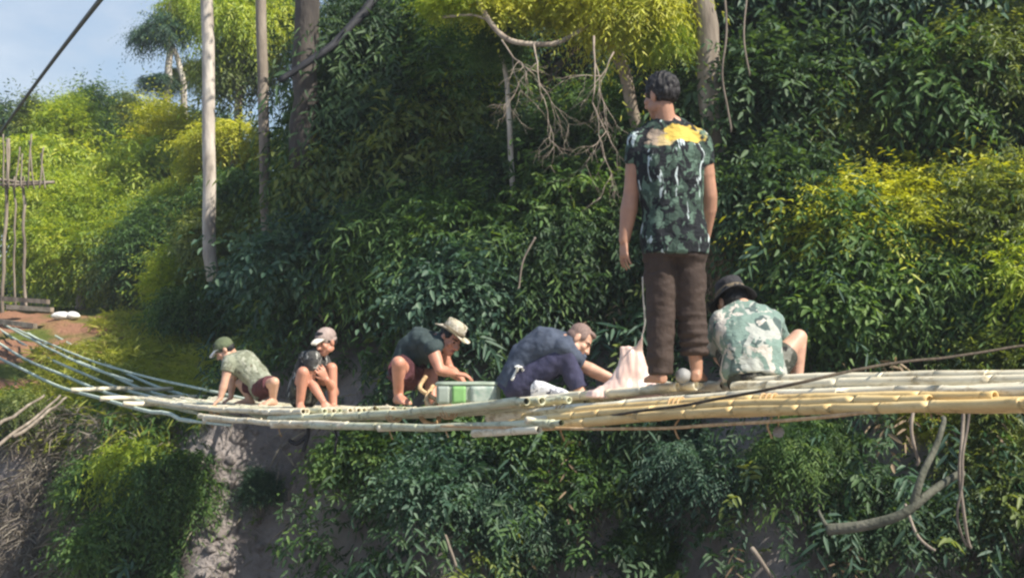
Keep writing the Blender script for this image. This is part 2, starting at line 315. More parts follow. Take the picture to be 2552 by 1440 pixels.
def sprigs(rng, O, T, Ls, nl, lL, lW, droop, tint, spread=0.85):
    n = len(O); T = nrm(T); s = np.linspace(.12, 1, nl)[None, :, None]
    z = np.array([0, 0, 1.0])
    dr = (droop * (0.5 + rng.random((n, 1, 1))))
    pos = O[:, None] + T[:, None] * Ls[:, None, None] * s - z * dr * Ls[:, None, None] * s ** 2
    tan = nrm(T[:, None] - 2 * dr * s * z)
    side = nrm(np.cross(tan, z + 0.01)); roll = rng.normal(0, .5, (n, 1, 1)); up = np.cross(side, tan)
    side = side * np.cos(roll) + up * np.sin(roll); up = np.cross(side, tan)
    sg = np.where(np.arange(nl) % 2 == 0, 1.0, -1.0)[None, :, None] * np.ones((n, 1, 1))
    sg[:, -1] = 0
    D = tan * 0.6 + sg * side * spread + up * rng.normal(0.05, .22, (n, nl, 1)) + rng.normal(0, .16, (n, nl, 3)) - z * 0.22
    Nn = up + rng.normal(0, .35, (n, nl, 3))
    sz_ = .92 * np.exp(rng.normal(0, .20, (n, 1))); L = sz_ * lL * (0.65 + 0.6 * rng.random((n, nl))) * (0.75 + 0.35 * np.sin(np.linspace(.3, 2.8, nl)))[None]
    W = sz_ * lW * (0.75 + 0.5 * rng.random((n, nl)))
    tt = tint[:, None] + rng.normal(0, .13, (n, nl))
    r = lambda a: a.reshape(-1, a.shape[-1]) if a.ndim == 3 else a.reshape(-1)
    return r(pos), r(D), r(Nn), r(L), r(W), r(tt)
def crown_mesh(name, seed, R, nlobes, nspr, lL=.13, lW=.04, nl=9, Ls=.38, droop=.35, lobe=.42, center=None, fill=.35, upb=.25):
    rng = np.random.default_rng(seed); R = np.array(R, float)
    c = np.array([0, 0, R[2]]) if center is None else np.array(center, float)
    d = nrm(rng.normal(0, 1, (nlobes, 3))); d[:, 2] = np.abs(d[:, 2]) * 1.1 - 0.35
    lc = c + d * R * (0.45 + 0.4 * rng.random((nlobes, 1))); lr = lobe * R.mean() * (0.6 + 0.7 * rng.random(nlobes)); lt = rng.random(nlobes) * .75 + .1
    k = rng.integers(0, nlobes, nspr); u = nrm(rng.normal(0, 1, (nspr, 3)))
    rad = lr[k] * np.where(rng.random(nspr) < fill, rng.random(nspr) ** .5, 0.85 + 0.25 * rng.random(nspr))
    O = lc[k] + u * rad[:, None] * np.array([1, 1, .8])
    T = u + nrm(O - c) * .5 + np.array([0, 0, upb]) + rng.normal(0, .35, (nspr, 3))
    LL = Ls * (0.55 + 0.8 * rng.random(nspr)) * np.where(rng.random(nspr) < .10, 2.3, 1.0)
    a = sprigs(rng, O, T, LL, nl, lL, lW, droop, lt[k] + rng.normal(0, .12, nspr))
    me = leaf_mesh(name, *a); return me, lc, c
VAR = {}
def variant(key, *a, **kw):
    me, lc, c = crown_mesh('foliage', *a, **kw)
    mb = MB(); rnd = random.Random(key)
    for i, q in enumerate(lc[:9]):
        q = Vector(q); mb.tube(wob([(rnd.uniform(-.06, .06), rnd.uniform(-.06, .06), -.25), q * .5 + Vector((rnd.uniform(-.1, .1), rnd.uniform(-.1, .1), 0)), q], .05, i, 5), taper(11, .022, .006), 5)
    st = bpy.data.meshes.new('stem'); st.from_pydata([tuple(v) for v in mb.v], [], mb.f); st.materials.append(M['bark'])
    me.materials.append(M['dark']); VAR[key] = (me, st)
variant('round', 11, (1, .9, .8), 30, 2200, lL=.105, lW=.034, lobe=.34)
variant('loose', 12, (1.1, .9, .9), 18, 1300, lobe=.34, droop=.6, Ls=.46, lL=.11, lW=.034, fill=.5)
variant('droopy', 13, (1, .8, 1.0), 24, 1700, lL=.135, lW=.026, droop=1.0, Ls=.5, nl=11, lobe=.36)
variant('upright', 14, (.7, .7, 1.25), 24, 1500, upb=.8, droop=.25, lL=.11, lW=.026, lobe=.34)
variant('broad', 15, (1.3, .9, .7), 26, 1700, lL=.12, lW=.05, nl=7, lobe=.34)
variant('fine', 16, (1, .9, .8), 32, 2600, lL=.08, lW=.024, nl=10, Ls=.32, lobe=.34)
def shrub(name, label, px, py, var, size, mat, Y=None, group=None, rz=None, flat=(1, 1, 1), sink=.25, cat='shrub'):
    g = hit(px, py) if Y is None else on_ground(px, Y)
    r = empty(name, g + Vector((0, 0, -sink * size)), label, cat, group); me, st = VAR[var]
    r.rotation_euler.z = (px * 0.37 + py) % 6.28 if rz is None else rz
    r.scale = (size * flat[0], size * flat[1], size * flat[2])
    f = link_mesh('foliage', me, None, r); f.material_slots[0].link = 'OBJECT'; f.material_slots[0].material = M[mat]
    link_mesh('stem', st, None, r)
    return r

# ------------------------------------------------------------------ bridge
TY = np.array([3.0, 4.5, 5.64, 6.76, 7.58, 8.84, 9.7, 10.6, 12, 13.66, 15.5, 17.6, 21.3, 24.2, 27])
TZ = np.array([0.02, -.06, -.10, -.125, -.17, -.29, -.35, -.40, -.46, -.485, -.44, -.33, .08, .50, .95])
def deck(Y, k=0.0, dz=0.0):
    """point of the walkway: Y is the distance of the centre line, k the offset across it (positive = far side)"""
    z = 0.0
    for d in (-.6, -.3, 0, .3, .6): z += float(np.interp(Y + d, TY, TZ)) / 5
    return Vector((0.88 + (7.65 - Y) / 1.71 + 0.863 * k, Y + 0.505 * k, z + dz))
def bamboo(label, group, pts, r, mat, seed, name='bamboo_pole'):
    rnd = random.Random(seed); pts = [Vector(p) for p in pts]
    root = empty(name, pts[0], label, 'bamboo pole', group)
    dense = wob(pts, .010, seed, 14) if len(pts) > 2 else [pts[0].lerp(pts[1], i / 30) for i in range(31)]
    L = 0; nxt = rnd.uniform(.1, .35); P2 = [dense[0]]; R2 = [r]
    node_at = []
    for a, b_ in zip(dense, dense[1:]):
        seg = (b_ - a).length; t0 = L
        while nxt < L + seg:
            t = (nxt - L) / seg; q = a.lerp(b_, t); dr = (b_ - a).normalized()
            for o_, s_ in ((-.022, 1.0), (-.006, 1.055), (.003, .985), (.009, 1.05), (.024, 1.0)): P2.append(q + dr * o_); R2.append(r * s_)
            nxt += rnd.uniform(.20, .52)
        L += seg; P2.append(b_); R2.append(r)
    # keep order along the pole
    acc = 0; R2 = [x * (1 - .12 * i / len(R2)) for i, x in enumerate(R2)]
    d0 = (P2[1] - P2[0]).normalized(); d1 = (P2[-1] - P2[-2]).normalized()
    mb = MB(); mb.tube(P2, R2, 12, cap=False)
    n = len(mb.v); sg = 12
    # wall rim and hollow bore at both ends
    for p, d, R_, s0 in ((P2[0], -d0, R2[0], 0), (P2[-1], d1, R2[-1], n - sg)):
        b0 = len(mb.v); o0 = [mb.v[s0 + k] for k in range(sg)]
        for v in o0: mb.v.append(p + (v - p) * .74)
        for k in range(sg):
            k2 = (k + 1) % sg; mb.f.append((s0 + k, s0 + k2, b0 + k2, b0 + k))
        b1 = len(mb.v)
        for v in o0: mb.v.append(p + (v - p) * .70 - d * .12)
        for k in range(sg):
            k2 = (k + 1) % sg; mb.f.append((b0 + k, b0 + k2, b1 + k2, b1 + k))
        ins = MB(); ins.v += [p + (v - p) * .71 - d * .035 for v in o0]; ins.f.append(tuple(range(sg))); ins.build('end_hollow', M['bamboo_in'], root, smooth=False)
    mb.build('culm', mat, root)
    return root
def dk(Ya, Yb, k, dza, dzb, n=6): return [deck(Ya + (Yb - Ya) * i / (n - 1), k, dza + (dzb - dza) * i / (n - 1)) for i in range(n)]
rb = random.Random(5)
mats3 = ['bamboo_pale', 'bamboo_green', 'bamboo_pale']
def section(label, group, Ya, Yb, ks, dza, dzb, r, mats, jit=.12, seed=0):
    for i, k in enumerate(ks):
        j = rb.uniform(-jit, jit); rr_ = r * rb.uniform(.88, 1.08)
        bamboo(label, group, dk(Ya + rb.uniform(-.3, .3), Yb + j, k, dza, dzb), rr_, M[mats[i % len(mats)]], seed + i)
section('pale bamboo pole of the far deck section under the two leftmost crouching people', 'far deck poles', 14.9, 11.25, [round(-.46 + .061 * q, 3) for q in range(16)], -.04, -.028, .027, ['bamboo_pale', 'bamboo_pale', 'bamboo_green'], .10, 100)
section('greenish bamboo pole of the middle deck section under the person in the brimmed hat', 'middle deck poles', 12.0, 8.55, [round(-.46 + .061 * q, 3) for q in range(16)], -.09, -.030, .028, ['bamboo_green', 'bamboo_pale', 'bamboo_green'], .12, 140)
section('pale bamboo pole with cut end beside the feet of the standing person', 'short poles by the standing feet', 9.45, 7.62, [.02, .08, .14, .20, .26, .32], -.005, -.0, .026, ['bamboo_pale'], .06, 180)
section('sawn bamboo pole ending in front of the hands of the bending person in navy', 'short poles by the bending person', 9.7, 8.25, [.40, .46, .52], .02, .03, .027, ['bamboo_pale'], .05, 190)
section('straw coloured bamboo pole of the near deck section running out of frame at right', 'near deck poles', 8.75, 3.9, [-.30, -.24, -.18, -.12, -.06, 0, .06, .12], -.112, -.020, .027, ['bamboo_pale', 'bamboo_pale', 'bamboo_yellow'], .2, 200)
for i, (k, a, za, r_) in enumerate(((.20, 7.42, -.018, .031), (.27, 7.50, .006, .030), (.34, 7.62, -.010, .029), (.23, 7.36, -.070, .027), (.17, 7.6, -.062, .027), (.40, 7.7, -.03, .028))):
    bamboo('pale bamboo pole in the raised top row of the deck at the right edge', 'raised poles at the right edge', dk(a, 3.9, k, za, za + .004), r_, M['bamboo_pale'], 231 + i)
for i, (k, a, b_, za, zb) in enumerate(((-.36, 8.5, 5.5, -.120, -.070), (-.40, 8.6, 5.75, -.155, -.085), (-.42, 8.3, 5.3, -.185, -.095), (-.35, 8.3, 5.0, -.158, -.080), (-.29, 8.5, 5.2, -.182, -.100), (-.23, 8.2, 5.4, -.178, -.095))):
    bamboo('golden yellow bamboo pole slung in the bundle beneath the near deck', 'golden poles under the near deck', dk(a, b_, k, za, zb), .026, M['bamboo_yellow'], 240 + i)
bamboo('thin pale bamboo pole along the lower edge under the crouching people, left piece', None, dk(13.35, 10.4, -.52, -.11, -.125), .026, M['bamboo_pale'], 250)
bamboo('thin whitish bamboo pole along the lower edge below the white and green box', None, dk(11.1, 8.0, -.52, -.13, -.175), .027, M['bamboo_green'], 251)
bamboo('short whitish bamboo piece hanging lowest under the bending person', None, dk(8.75, 8.1, -.54, -.205, -.205, 2), .024, M['bamboo_pale'], 252)
# bearers across the cables
for i, (Y, lab) in enumerate(((17.2, 'pale wooden crosspiece on the green ropes farthest from the deck'), (16.0, 'pale wooden crosspiece on the green ropes, the middle one of three'),
                (15.2, 'pale wooden crosspiece on the green ropes closest to the crouching people'), (13.2, 'wooden bearer under the person in the white cap'),
                (11.7, 'wooden bearer under the deck between the two pairs of crouching people'), (9.9, 'wooden bearer under the white and green box'), (8.2, 'wooden bearer under the deck left of the standing feet'))):
    u = Vector((.863, .505, 0)); d = (deck(Y - .2) - deck(Y + .2)).normalized(); w = d.cross(u).normalized()
    c = deck(Y, -.05, -.09 if Y > 15 else -.150); mb = MB()
    hl = .62 if Y > 15 else .50; mb.tube(wob([c - u * hl, c, c + u * hl], .015, i, 5), taper(11, .030, .024) if Y > 15 else taper(11, .022, .018), 8)
    thing_mesh('bearer', mb, M['bamboo_pale'], lab, 'bearer', 'bearers under the walkway')
# lashings round the deck edge
for i, (Y, k, zc) in enumerate(((13.2, -.44, -.04), (11.7, -.44, -.06), (9.9, -.44, -.06), (9.2, -.44, -.05), (8.2, -.30, -.10), (7.2, -.36, -.10), (6.6, -.36, -.09))):
    c = deck(Y, k, zc - .012); d = (deck(Y - .2) - deck(Y + .2)).normalized(); u = Vector((.863, .505, 0)); w = d.cross(u).normalized(); mb = MB()
    mb.tube([c + u * math.cos(a) * .036 + w * math.sin(a) * .042 + d * (.006 * a - .06) for a in np.linspace(0, 6 * math.pi, 60)], .0065, 5)
    mb.tube(wob([c - w * .06, c - w * .10 - u * .03, c - w * .16 - u * .02 + d * .02], .01, i, 4), .005, 5)
    thing_mesh('lashing', mb, M['rope_tan'], 'tan cord lashed round the near edge of the bamboo deck', 'lashing', 'lashings along the near deck edge')
# suspension ropes
for i, (k, lab) in enumerate(((-.52, 'nearest'), (-.26, 'second nearest'), (0, 'middle'), (.26, 'second farthest'), (.52, 'farthest'))):
    mb = MB(); Ys = np.linspace(25.2, 12.6, 50)
    mb.tube([deck(Y, k * (1 + .5 * max(0, Y - 15) / 10), (-.118 if abs(k) < .5 else -.128) - (.035 if Y < 14 else 0)) + Vector(mnoise.noise_vector(Vector((Y * .35, i * 3.1, 0)))) * (.03 if Y > 14.5 else .0) for Y in Ys], [.021 if Y > 13.5 else .012 for Y in Ys], 7)
    thing_mesh('bridge_rope', mb, M['rope_green'], lab + ' of the five greenish ropes carrying the deck from the left bank', 'rope', 'ropes carrying the deck')
for i, (pts, rr_, lab) in enumerate((
    ([P(30, 815, 23.5), P(180, 880, 20), P(330, 930, 17.2), deck(14.4, .42, -.02)], .016, 'thin upper rope slanting from the left bank to the first crouching person'),
    ([P(-20, 790, 25), P(60, 835, 22), P(200, 905, 19), P(330, 950, 16.6)], .018, 'thin pale rope lying loose over the others near the left bank'))):
    mb = MB(); mb.tube(wob(pts, .008, i + 3, 10), rr_, 6); thing_mesh('loose_rope', mb, M['rope_green'], lab, 'rope')
mb = MB(); mb.tube(wob([P(1480, 1042, 7.6), P(1760, 1000, 6.55), P(2000, 950, 6.2), P(2190, 912, 6.6), P(2440, 880, 7.6), P(2620, 850, 8.2)], .008, 4, 12), .0075, 7)
thing_mesh('hand_rope', mb, M['rope_dark'], 'dark rope slanting across the near deck up to the right', 'rope')
mb = MB(); mb.tube(wob([P(1100, 1063, 8.6), P(1560, 1068, 7.3), P(2000, 1043, 6.1), P(2330, 1006, 5.55), P(2700, 965, 5.2)], .006, 5, 12), .0085, 7)
thing_mesh('side_wire', mb, M['rope_tan'], 'thin pale wire running along the bottom edge of the near deck', 'wire')
mb = MB(); mb.tube([P(-30 + 300 * t, 375 - 400 * t - 7 * math.sin(math.pi * t), 26 - 13 * t) for t in np.linspace(0, 1.25, 30)], .026, 8)
thing_mesh('main_cable', mb, M['cable'], 'thick dark main cable crossing the sky at upper left', 'cable')
# tan lashing in front of the brimmed-hat person
mb = MB(); mb.tube(wob([P(1062, 940, 10.0), P(1046, 968, 9.95), P(1066, 985, 9.9), P(1088, 1000, 9.85), P(1070, 1018, 9.75), P(1046, 1028, 9.7), P(1058, 1050, 9.6), P(1086, 1056, 9.6), P(1092, 1036, 9.7), P(1062, 1000, 9.85), P(1080, 962, 9.95)], .012, 8, 8), .016, 7)
thing_mesh('lashing_rope', mb, M['rope_tan'], 'looped tan rope hanging between the hatted person and the box', 'rope')
for i, (pts, lab) in enumerate((([P(770, 1050, 11.3), P(768, 1085, 11.25), P(755, 1125, 11.25)], 'black strap dangling longest under the deck'), ([P(722, 1098, 11.3), P(742, 1106, 11.28), P(764, 1088, 11.27)], 'short black strap end tied sideways to the dangling strap'), ([P(832, 1060, 11.1), P(838, 1090, 11.1), P(834, 1130, 11.1)], 'thin black strap hanging under the knees of the second crouching person'))):
    mb = MB(); mb.tube(wob(pts, .01, i, 6), .018 if i < 2 else .011, 6); thing_mesh('strap', mb, M['black'], lab, 'strap')
def lump(name, c, r, mat, label, cat, seed=0):
    bm = bmesh.new(); bmesh.ops.create_icosphere(bm, subdivisions=3, radius=r)
    for v in bm.verts: v.co *= 1 + .12 * mnoise.noise(v.co * (1.2 / r) + Vector((seed, 0, 0)))
    for f in bm.faces: f.smooth = True
    me = bpy.data.meshes.new(name); bm.to_mesh(me); bm.free(); o = link_mesh(name, me, mat); o.location = c; return tag(o, label, cat)
lump('grey_ball', P(1702, 936, 7.62), .043, M['stone'], 'round grey lump behind the heels of the standing person', 'ball', 1)
lump('hanging_ball', P(1940, 1076, 6.9), .028, M['stone'], 'small pale ball hanging under the golden poles', 'ball', 2)
mb = MB(); q = P(1940, 1076, 6.9); mb.tube([q + Vector((0, 0, .026)), Vector((q.x, q.y, q.z + .20))], .004, 5); thing_mesh('string', mb, M['rope_tan'], 'short string holding the small pale ball under the golden poles', 'string')

# left bank: wooden tower, planks, sacks, poles
tw = empty('bridge_tower', on_ground(30, 27), 'weathered wooden post frame of the bridge at the left edge', 'tower')
for i, (a, b_, c, r_) in enumerate(((5, 20, 760, .06), (62, 58, 745, .05), (38, 36, 742, .035), (-40, -30, 760, .07))):
    mb = MB(); mb.tube(wob([P(a, c + 30, 27), P((a + b_) / 2, 600, 27), P(b_, 345 if i in (0, 3) else 440, 27)], .05, i, 6), r_ * .6, 8); mb.build('post', M['bark'], tw)
for y, lab in ((452, 'cross_beam'), (462, 'cross_beam')):
    mb = MB(); mb.tube(wob([P(-60, y - 8, 26.9), P(40, y, 26.9), P(135, y + (2 if y < 460 else -8), 26.9)], .03, y, 6), .028, 8); mb.build(lab, M['bark'], tw)
for i in range(8):
    x = 8 + i * 15; mb = MB(); mb.tube(wob([P(x, 470, 26.85), P(x + random.Random(i + 50).uniform(-12, 12), 335 + 16 * (i % 4), 27)], .03, i, 6), .016, 5); mb.build('upright_stick', M['bark'], tw)
for i, (a, b_, lab) in enumerate(((P(-20, 742, 26), P(120, 752, 25.5), 'grey plank laid on the red clay below the tower posts'), (P(20, 765, 24.5), P(130, 772, 24.2), 'reddish plank lying on the clay landing'), (P(-10, 800, 23.6), P(88, 812, 23.2), 'low timber holding the rope ends at the left bank'))):
    mb = MB(); d = (b_ - a) / 2; mb.box((a + b_) / 2, d, Vector((0, .10, 0)), Vector((0, 0, .04))); thing_mesh('plank', mb, M['bark' if i != 1 else 'twig'], lab, 'plank', smooth=False)
for i, (x, y, lab) in enumerate(((152, 792, 'larger white sack lying on the red clay landing'), (182, 794, 'smaller white sack lying on the red clay landing'))):
    g_ = hit(x, y + 4, 18); o = lump('sack', g_ + Vector((0, 0, .06)), .13, M['white'], lab, 'sack', i + 5); o.scale = (1.3 - .4 * i, .8, .55)
for i, (a, b_, lab) in enumerate((((-20, 1120), (150, 985), 'dry pole leaning up the left bank, the lower one'), ((35, 1085), (165, 990), 'dry pole leaning up the left bank, the middle one'), ((-10, 1060), (110, 985), 'dry pole leaning up the left bank, the upper one'))):
    pa = P(a[0], a[1], 14.6); pb = P(b_[0], b_[1], 16.6); mb = MB(); mb.tube(wob([pa, (pa + pb) / 2 + Vector((0, 0, -.03)), pb], .03, i, 6), taper(13, .022, .014), 6)
    thing_mesh('dry_pole', mb, M['bark'], lab, 'pole', 'dry poles leaning on the left bank')

# ------------------------------------------------------------------ trees
def tree(label, trunk, rads, mat, crowns=(), limbs=(), name='tree', cat='tree', seed=0):
    base = Vector(trunk[0]); r = empty(name, base, label, cat)
    mb = MB(); pts = wob(trunk, .05, seed, 8); mb.tube(pts, taper(len(pts), *rads), 10)
    mb.build('trunk', M[mat], r)
    for i, (lp, lr) in enumerate(limbs):
        mb = MB(); q = wob(lp, .05, seed + i + 7, 6); mb.tube(q, taper(len(q), *lr), 7); mb.build('limb', M['black'] if mat == 'darkbark' else M[mat], r)
    for (c, var, size, lm) in crowns:
        o = bpy.data.objects.new('crown', VAR[var][0]); COL.objects.link(o); o.parent = r
        sz = size if hasattr(size, '__len__') else (size, size, size)
        o.location = Vector(c) - base - Vector((0, 0, .8 * sz[2])); o.scale = sz; o.rotation_euler.z = (c[0] * 3.1 + c[2] * 1.7) % 6.28
        o.material_slots[0].link = 'OBJECT'; o.material_slots[0].material = M[lm]
    return r
def vert(px0, py0, px1, py1, Y, mid=0): return [P(px0, py0, Y), P((px0 + px1) / 2 + mid, (py0 + py1) / 2, Y), P(px1, py1, Y)]
tree('tall straight pale trunk with sunlit right side, left of the two', vert(528, 700, 490, -950, 19.5, 3), (.095, .075), 'palebark', [(P(440, -1150, 19.5), 'loose', 1.2, 'lime')], seed=1)
tree('tall thin brownish trunk, right of the two pale trunks', vert(664, 640, 625, -950, 16.9, 2), (.068, .060), 'bark', [(P(640, -1150, 16.9), 'loose', 1.1, 'olive')], seed=2)
tree('thick dark trunk at the top with a black fallen branch across it', vert(752, 420, 790, -700, 16.2), (.15, .13), 'darkbark', [(P(850, -900, 16), 'round', 1.3, 'dark')],
     [([P(960, -40, 16.3), P(830, 110, 15.9), P(700, 200, 15.7)], (.06, .035))], seed=3)
tree('slender hazy tree against the sky with open bluish leaves', [P(412, 330, 34), P(418, 190, 34), P(424, 60, 34), P(430, -80, 34)], (.11, .05), 'palebark',
     [(P(395, 90, 34), 'loose', (.62, .6, .62), 'bluegreen'), (P(400, 215, 34), 'loose', (.40, .4, .34), 'bluegreen'), (P(480, 50, 34.4), 'loose', (.72, .7, .85), 'lime'), (P(470, 190, 34.5), 'loose', (.45, .45, .5), 'olive')], [([P(424, 100, 34), P(455, 190, 34), P(460, 320, 34)], (.05, .09))], seed=4)
tree('grey brown trunk with dry creepers behind the head of the standing person', [P(1785, 640, 13.9), P(1775, 300, 13.9), P(1760, 100, 13.9), P(1752, -200, 13.9)], (.14, .10), 'bark', [(P(1760, -700, 13.9), 'loose', 1.0, 'olive')], seed=5)
tree('thin pale sapling trunk in the middle of the dark slope', [P(1300, 700, 14.6), P(1272, 420, 14.6), P(1262, 210, 14.6), P(1250, 120, 14.6)], (.032, .022), 'palebark', [(P(1230, 175, 14.6), 'upright', .35, 'mid')], seed=6)
tree('overhanging canopy tree with yellow green leaves along the top edge', [P(1640, 520, 14.8), P(1560, 200, 14.6), P(1480, 40, 14.4), P(1400, -60, 14.2)], (.07, .05), 'twig',
     [(P(1150, 20, 14.2), 'fine', (.42, .4, .26), 'lime'), (P(1300, 15, 14.2), 'loose', (.55, .5, .34), 'yellow'), (P(1450, 0, 14.1), 'fine', (.6, .5, .36), 'yellow'), (P(1590, 30, 14.0), 'droopy', (.5, .5, .45), 'yellow'), (P(1500, 45, 13.9), 'loose', (.3, .3, .3), 'yellow'), (P(1660, 105, 14.0), 'fine', (.28, .3, .36), 'lime')],
     [([P(1150, -60, 13.9), P(1210, 40, 13.8), P(1270, 108, 13.7), P(1370, 112, 13.7), P(1450, 72, 13.8), P(1500, 20, 14)], (.03, .022)), ([P(1100, 45, 13.9), P(1180, 35, 13.8), P(1230, 60, 13.8)], (.016, .01))], seed=7)
# distant sunlit trees on the left
for i, (px, pyb, Y, crowns, lab) in enumerate((
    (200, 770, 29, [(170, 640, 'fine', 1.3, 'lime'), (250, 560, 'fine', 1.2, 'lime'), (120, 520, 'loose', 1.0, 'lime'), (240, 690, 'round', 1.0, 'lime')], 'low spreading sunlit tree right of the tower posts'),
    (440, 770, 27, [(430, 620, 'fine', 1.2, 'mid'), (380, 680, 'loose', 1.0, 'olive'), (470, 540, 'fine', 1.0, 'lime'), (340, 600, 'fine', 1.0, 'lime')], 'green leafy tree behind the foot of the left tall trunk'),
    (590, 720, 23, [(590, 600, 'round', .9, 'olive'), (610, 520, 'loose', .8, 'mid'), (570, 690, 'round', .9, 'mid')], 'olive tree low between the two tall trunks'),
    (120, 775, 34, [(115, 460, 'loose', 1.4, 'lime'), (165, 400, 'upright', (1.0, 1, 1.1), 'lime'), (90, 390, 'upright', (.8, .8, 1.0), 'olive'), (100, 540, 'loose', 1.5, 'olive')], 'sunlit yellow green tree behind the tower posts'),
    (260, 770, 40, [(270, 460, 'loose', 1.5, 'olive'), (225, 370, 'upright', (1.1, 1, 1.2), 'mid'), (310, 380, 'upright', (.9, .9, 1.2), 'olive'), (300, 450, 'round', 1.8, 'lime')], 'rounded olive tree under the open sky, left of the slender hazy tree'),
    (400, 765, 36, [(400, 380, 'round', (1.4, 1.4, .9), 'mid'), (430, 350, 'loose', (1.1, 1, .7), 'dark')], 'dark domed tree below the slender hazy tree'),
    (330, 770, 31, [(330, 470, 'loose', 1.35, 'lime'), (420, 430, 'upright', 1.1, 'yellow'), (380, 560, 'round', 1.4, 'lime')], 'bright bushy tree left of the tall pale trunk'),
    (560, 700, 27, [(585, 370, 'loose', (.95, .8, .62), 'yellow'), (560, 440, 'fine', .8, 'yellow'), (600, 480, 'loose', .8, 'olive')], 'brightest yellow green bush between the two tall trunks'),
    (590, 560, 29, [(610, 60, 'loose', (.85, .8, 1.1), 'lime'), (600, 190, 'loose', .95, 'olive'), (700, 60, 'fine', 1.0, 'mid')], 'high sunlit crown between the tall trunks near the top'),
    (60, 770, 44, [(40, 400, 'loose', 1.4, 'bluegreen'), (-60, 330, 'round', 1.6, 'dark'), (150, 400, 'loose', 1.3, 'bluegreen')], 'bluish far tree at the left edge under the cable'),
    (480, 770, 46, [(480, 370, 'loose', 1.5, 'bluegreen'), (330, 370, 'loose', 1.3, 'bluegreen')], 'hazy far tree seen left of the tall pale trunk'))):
    tree(lab, [P(px, pyb, Y), P(px + 5, (pyb + crowns[0][1]) / 2, Y), P(crowns[0][0], crowns[0][1], Y)], (.12, .06), 'bark', [(P(x, y, Y + .6 * j), v_, s_, m_) for j, (x, y, v_, s_, m_) in enumerate(crowns)], seed=20 + i)
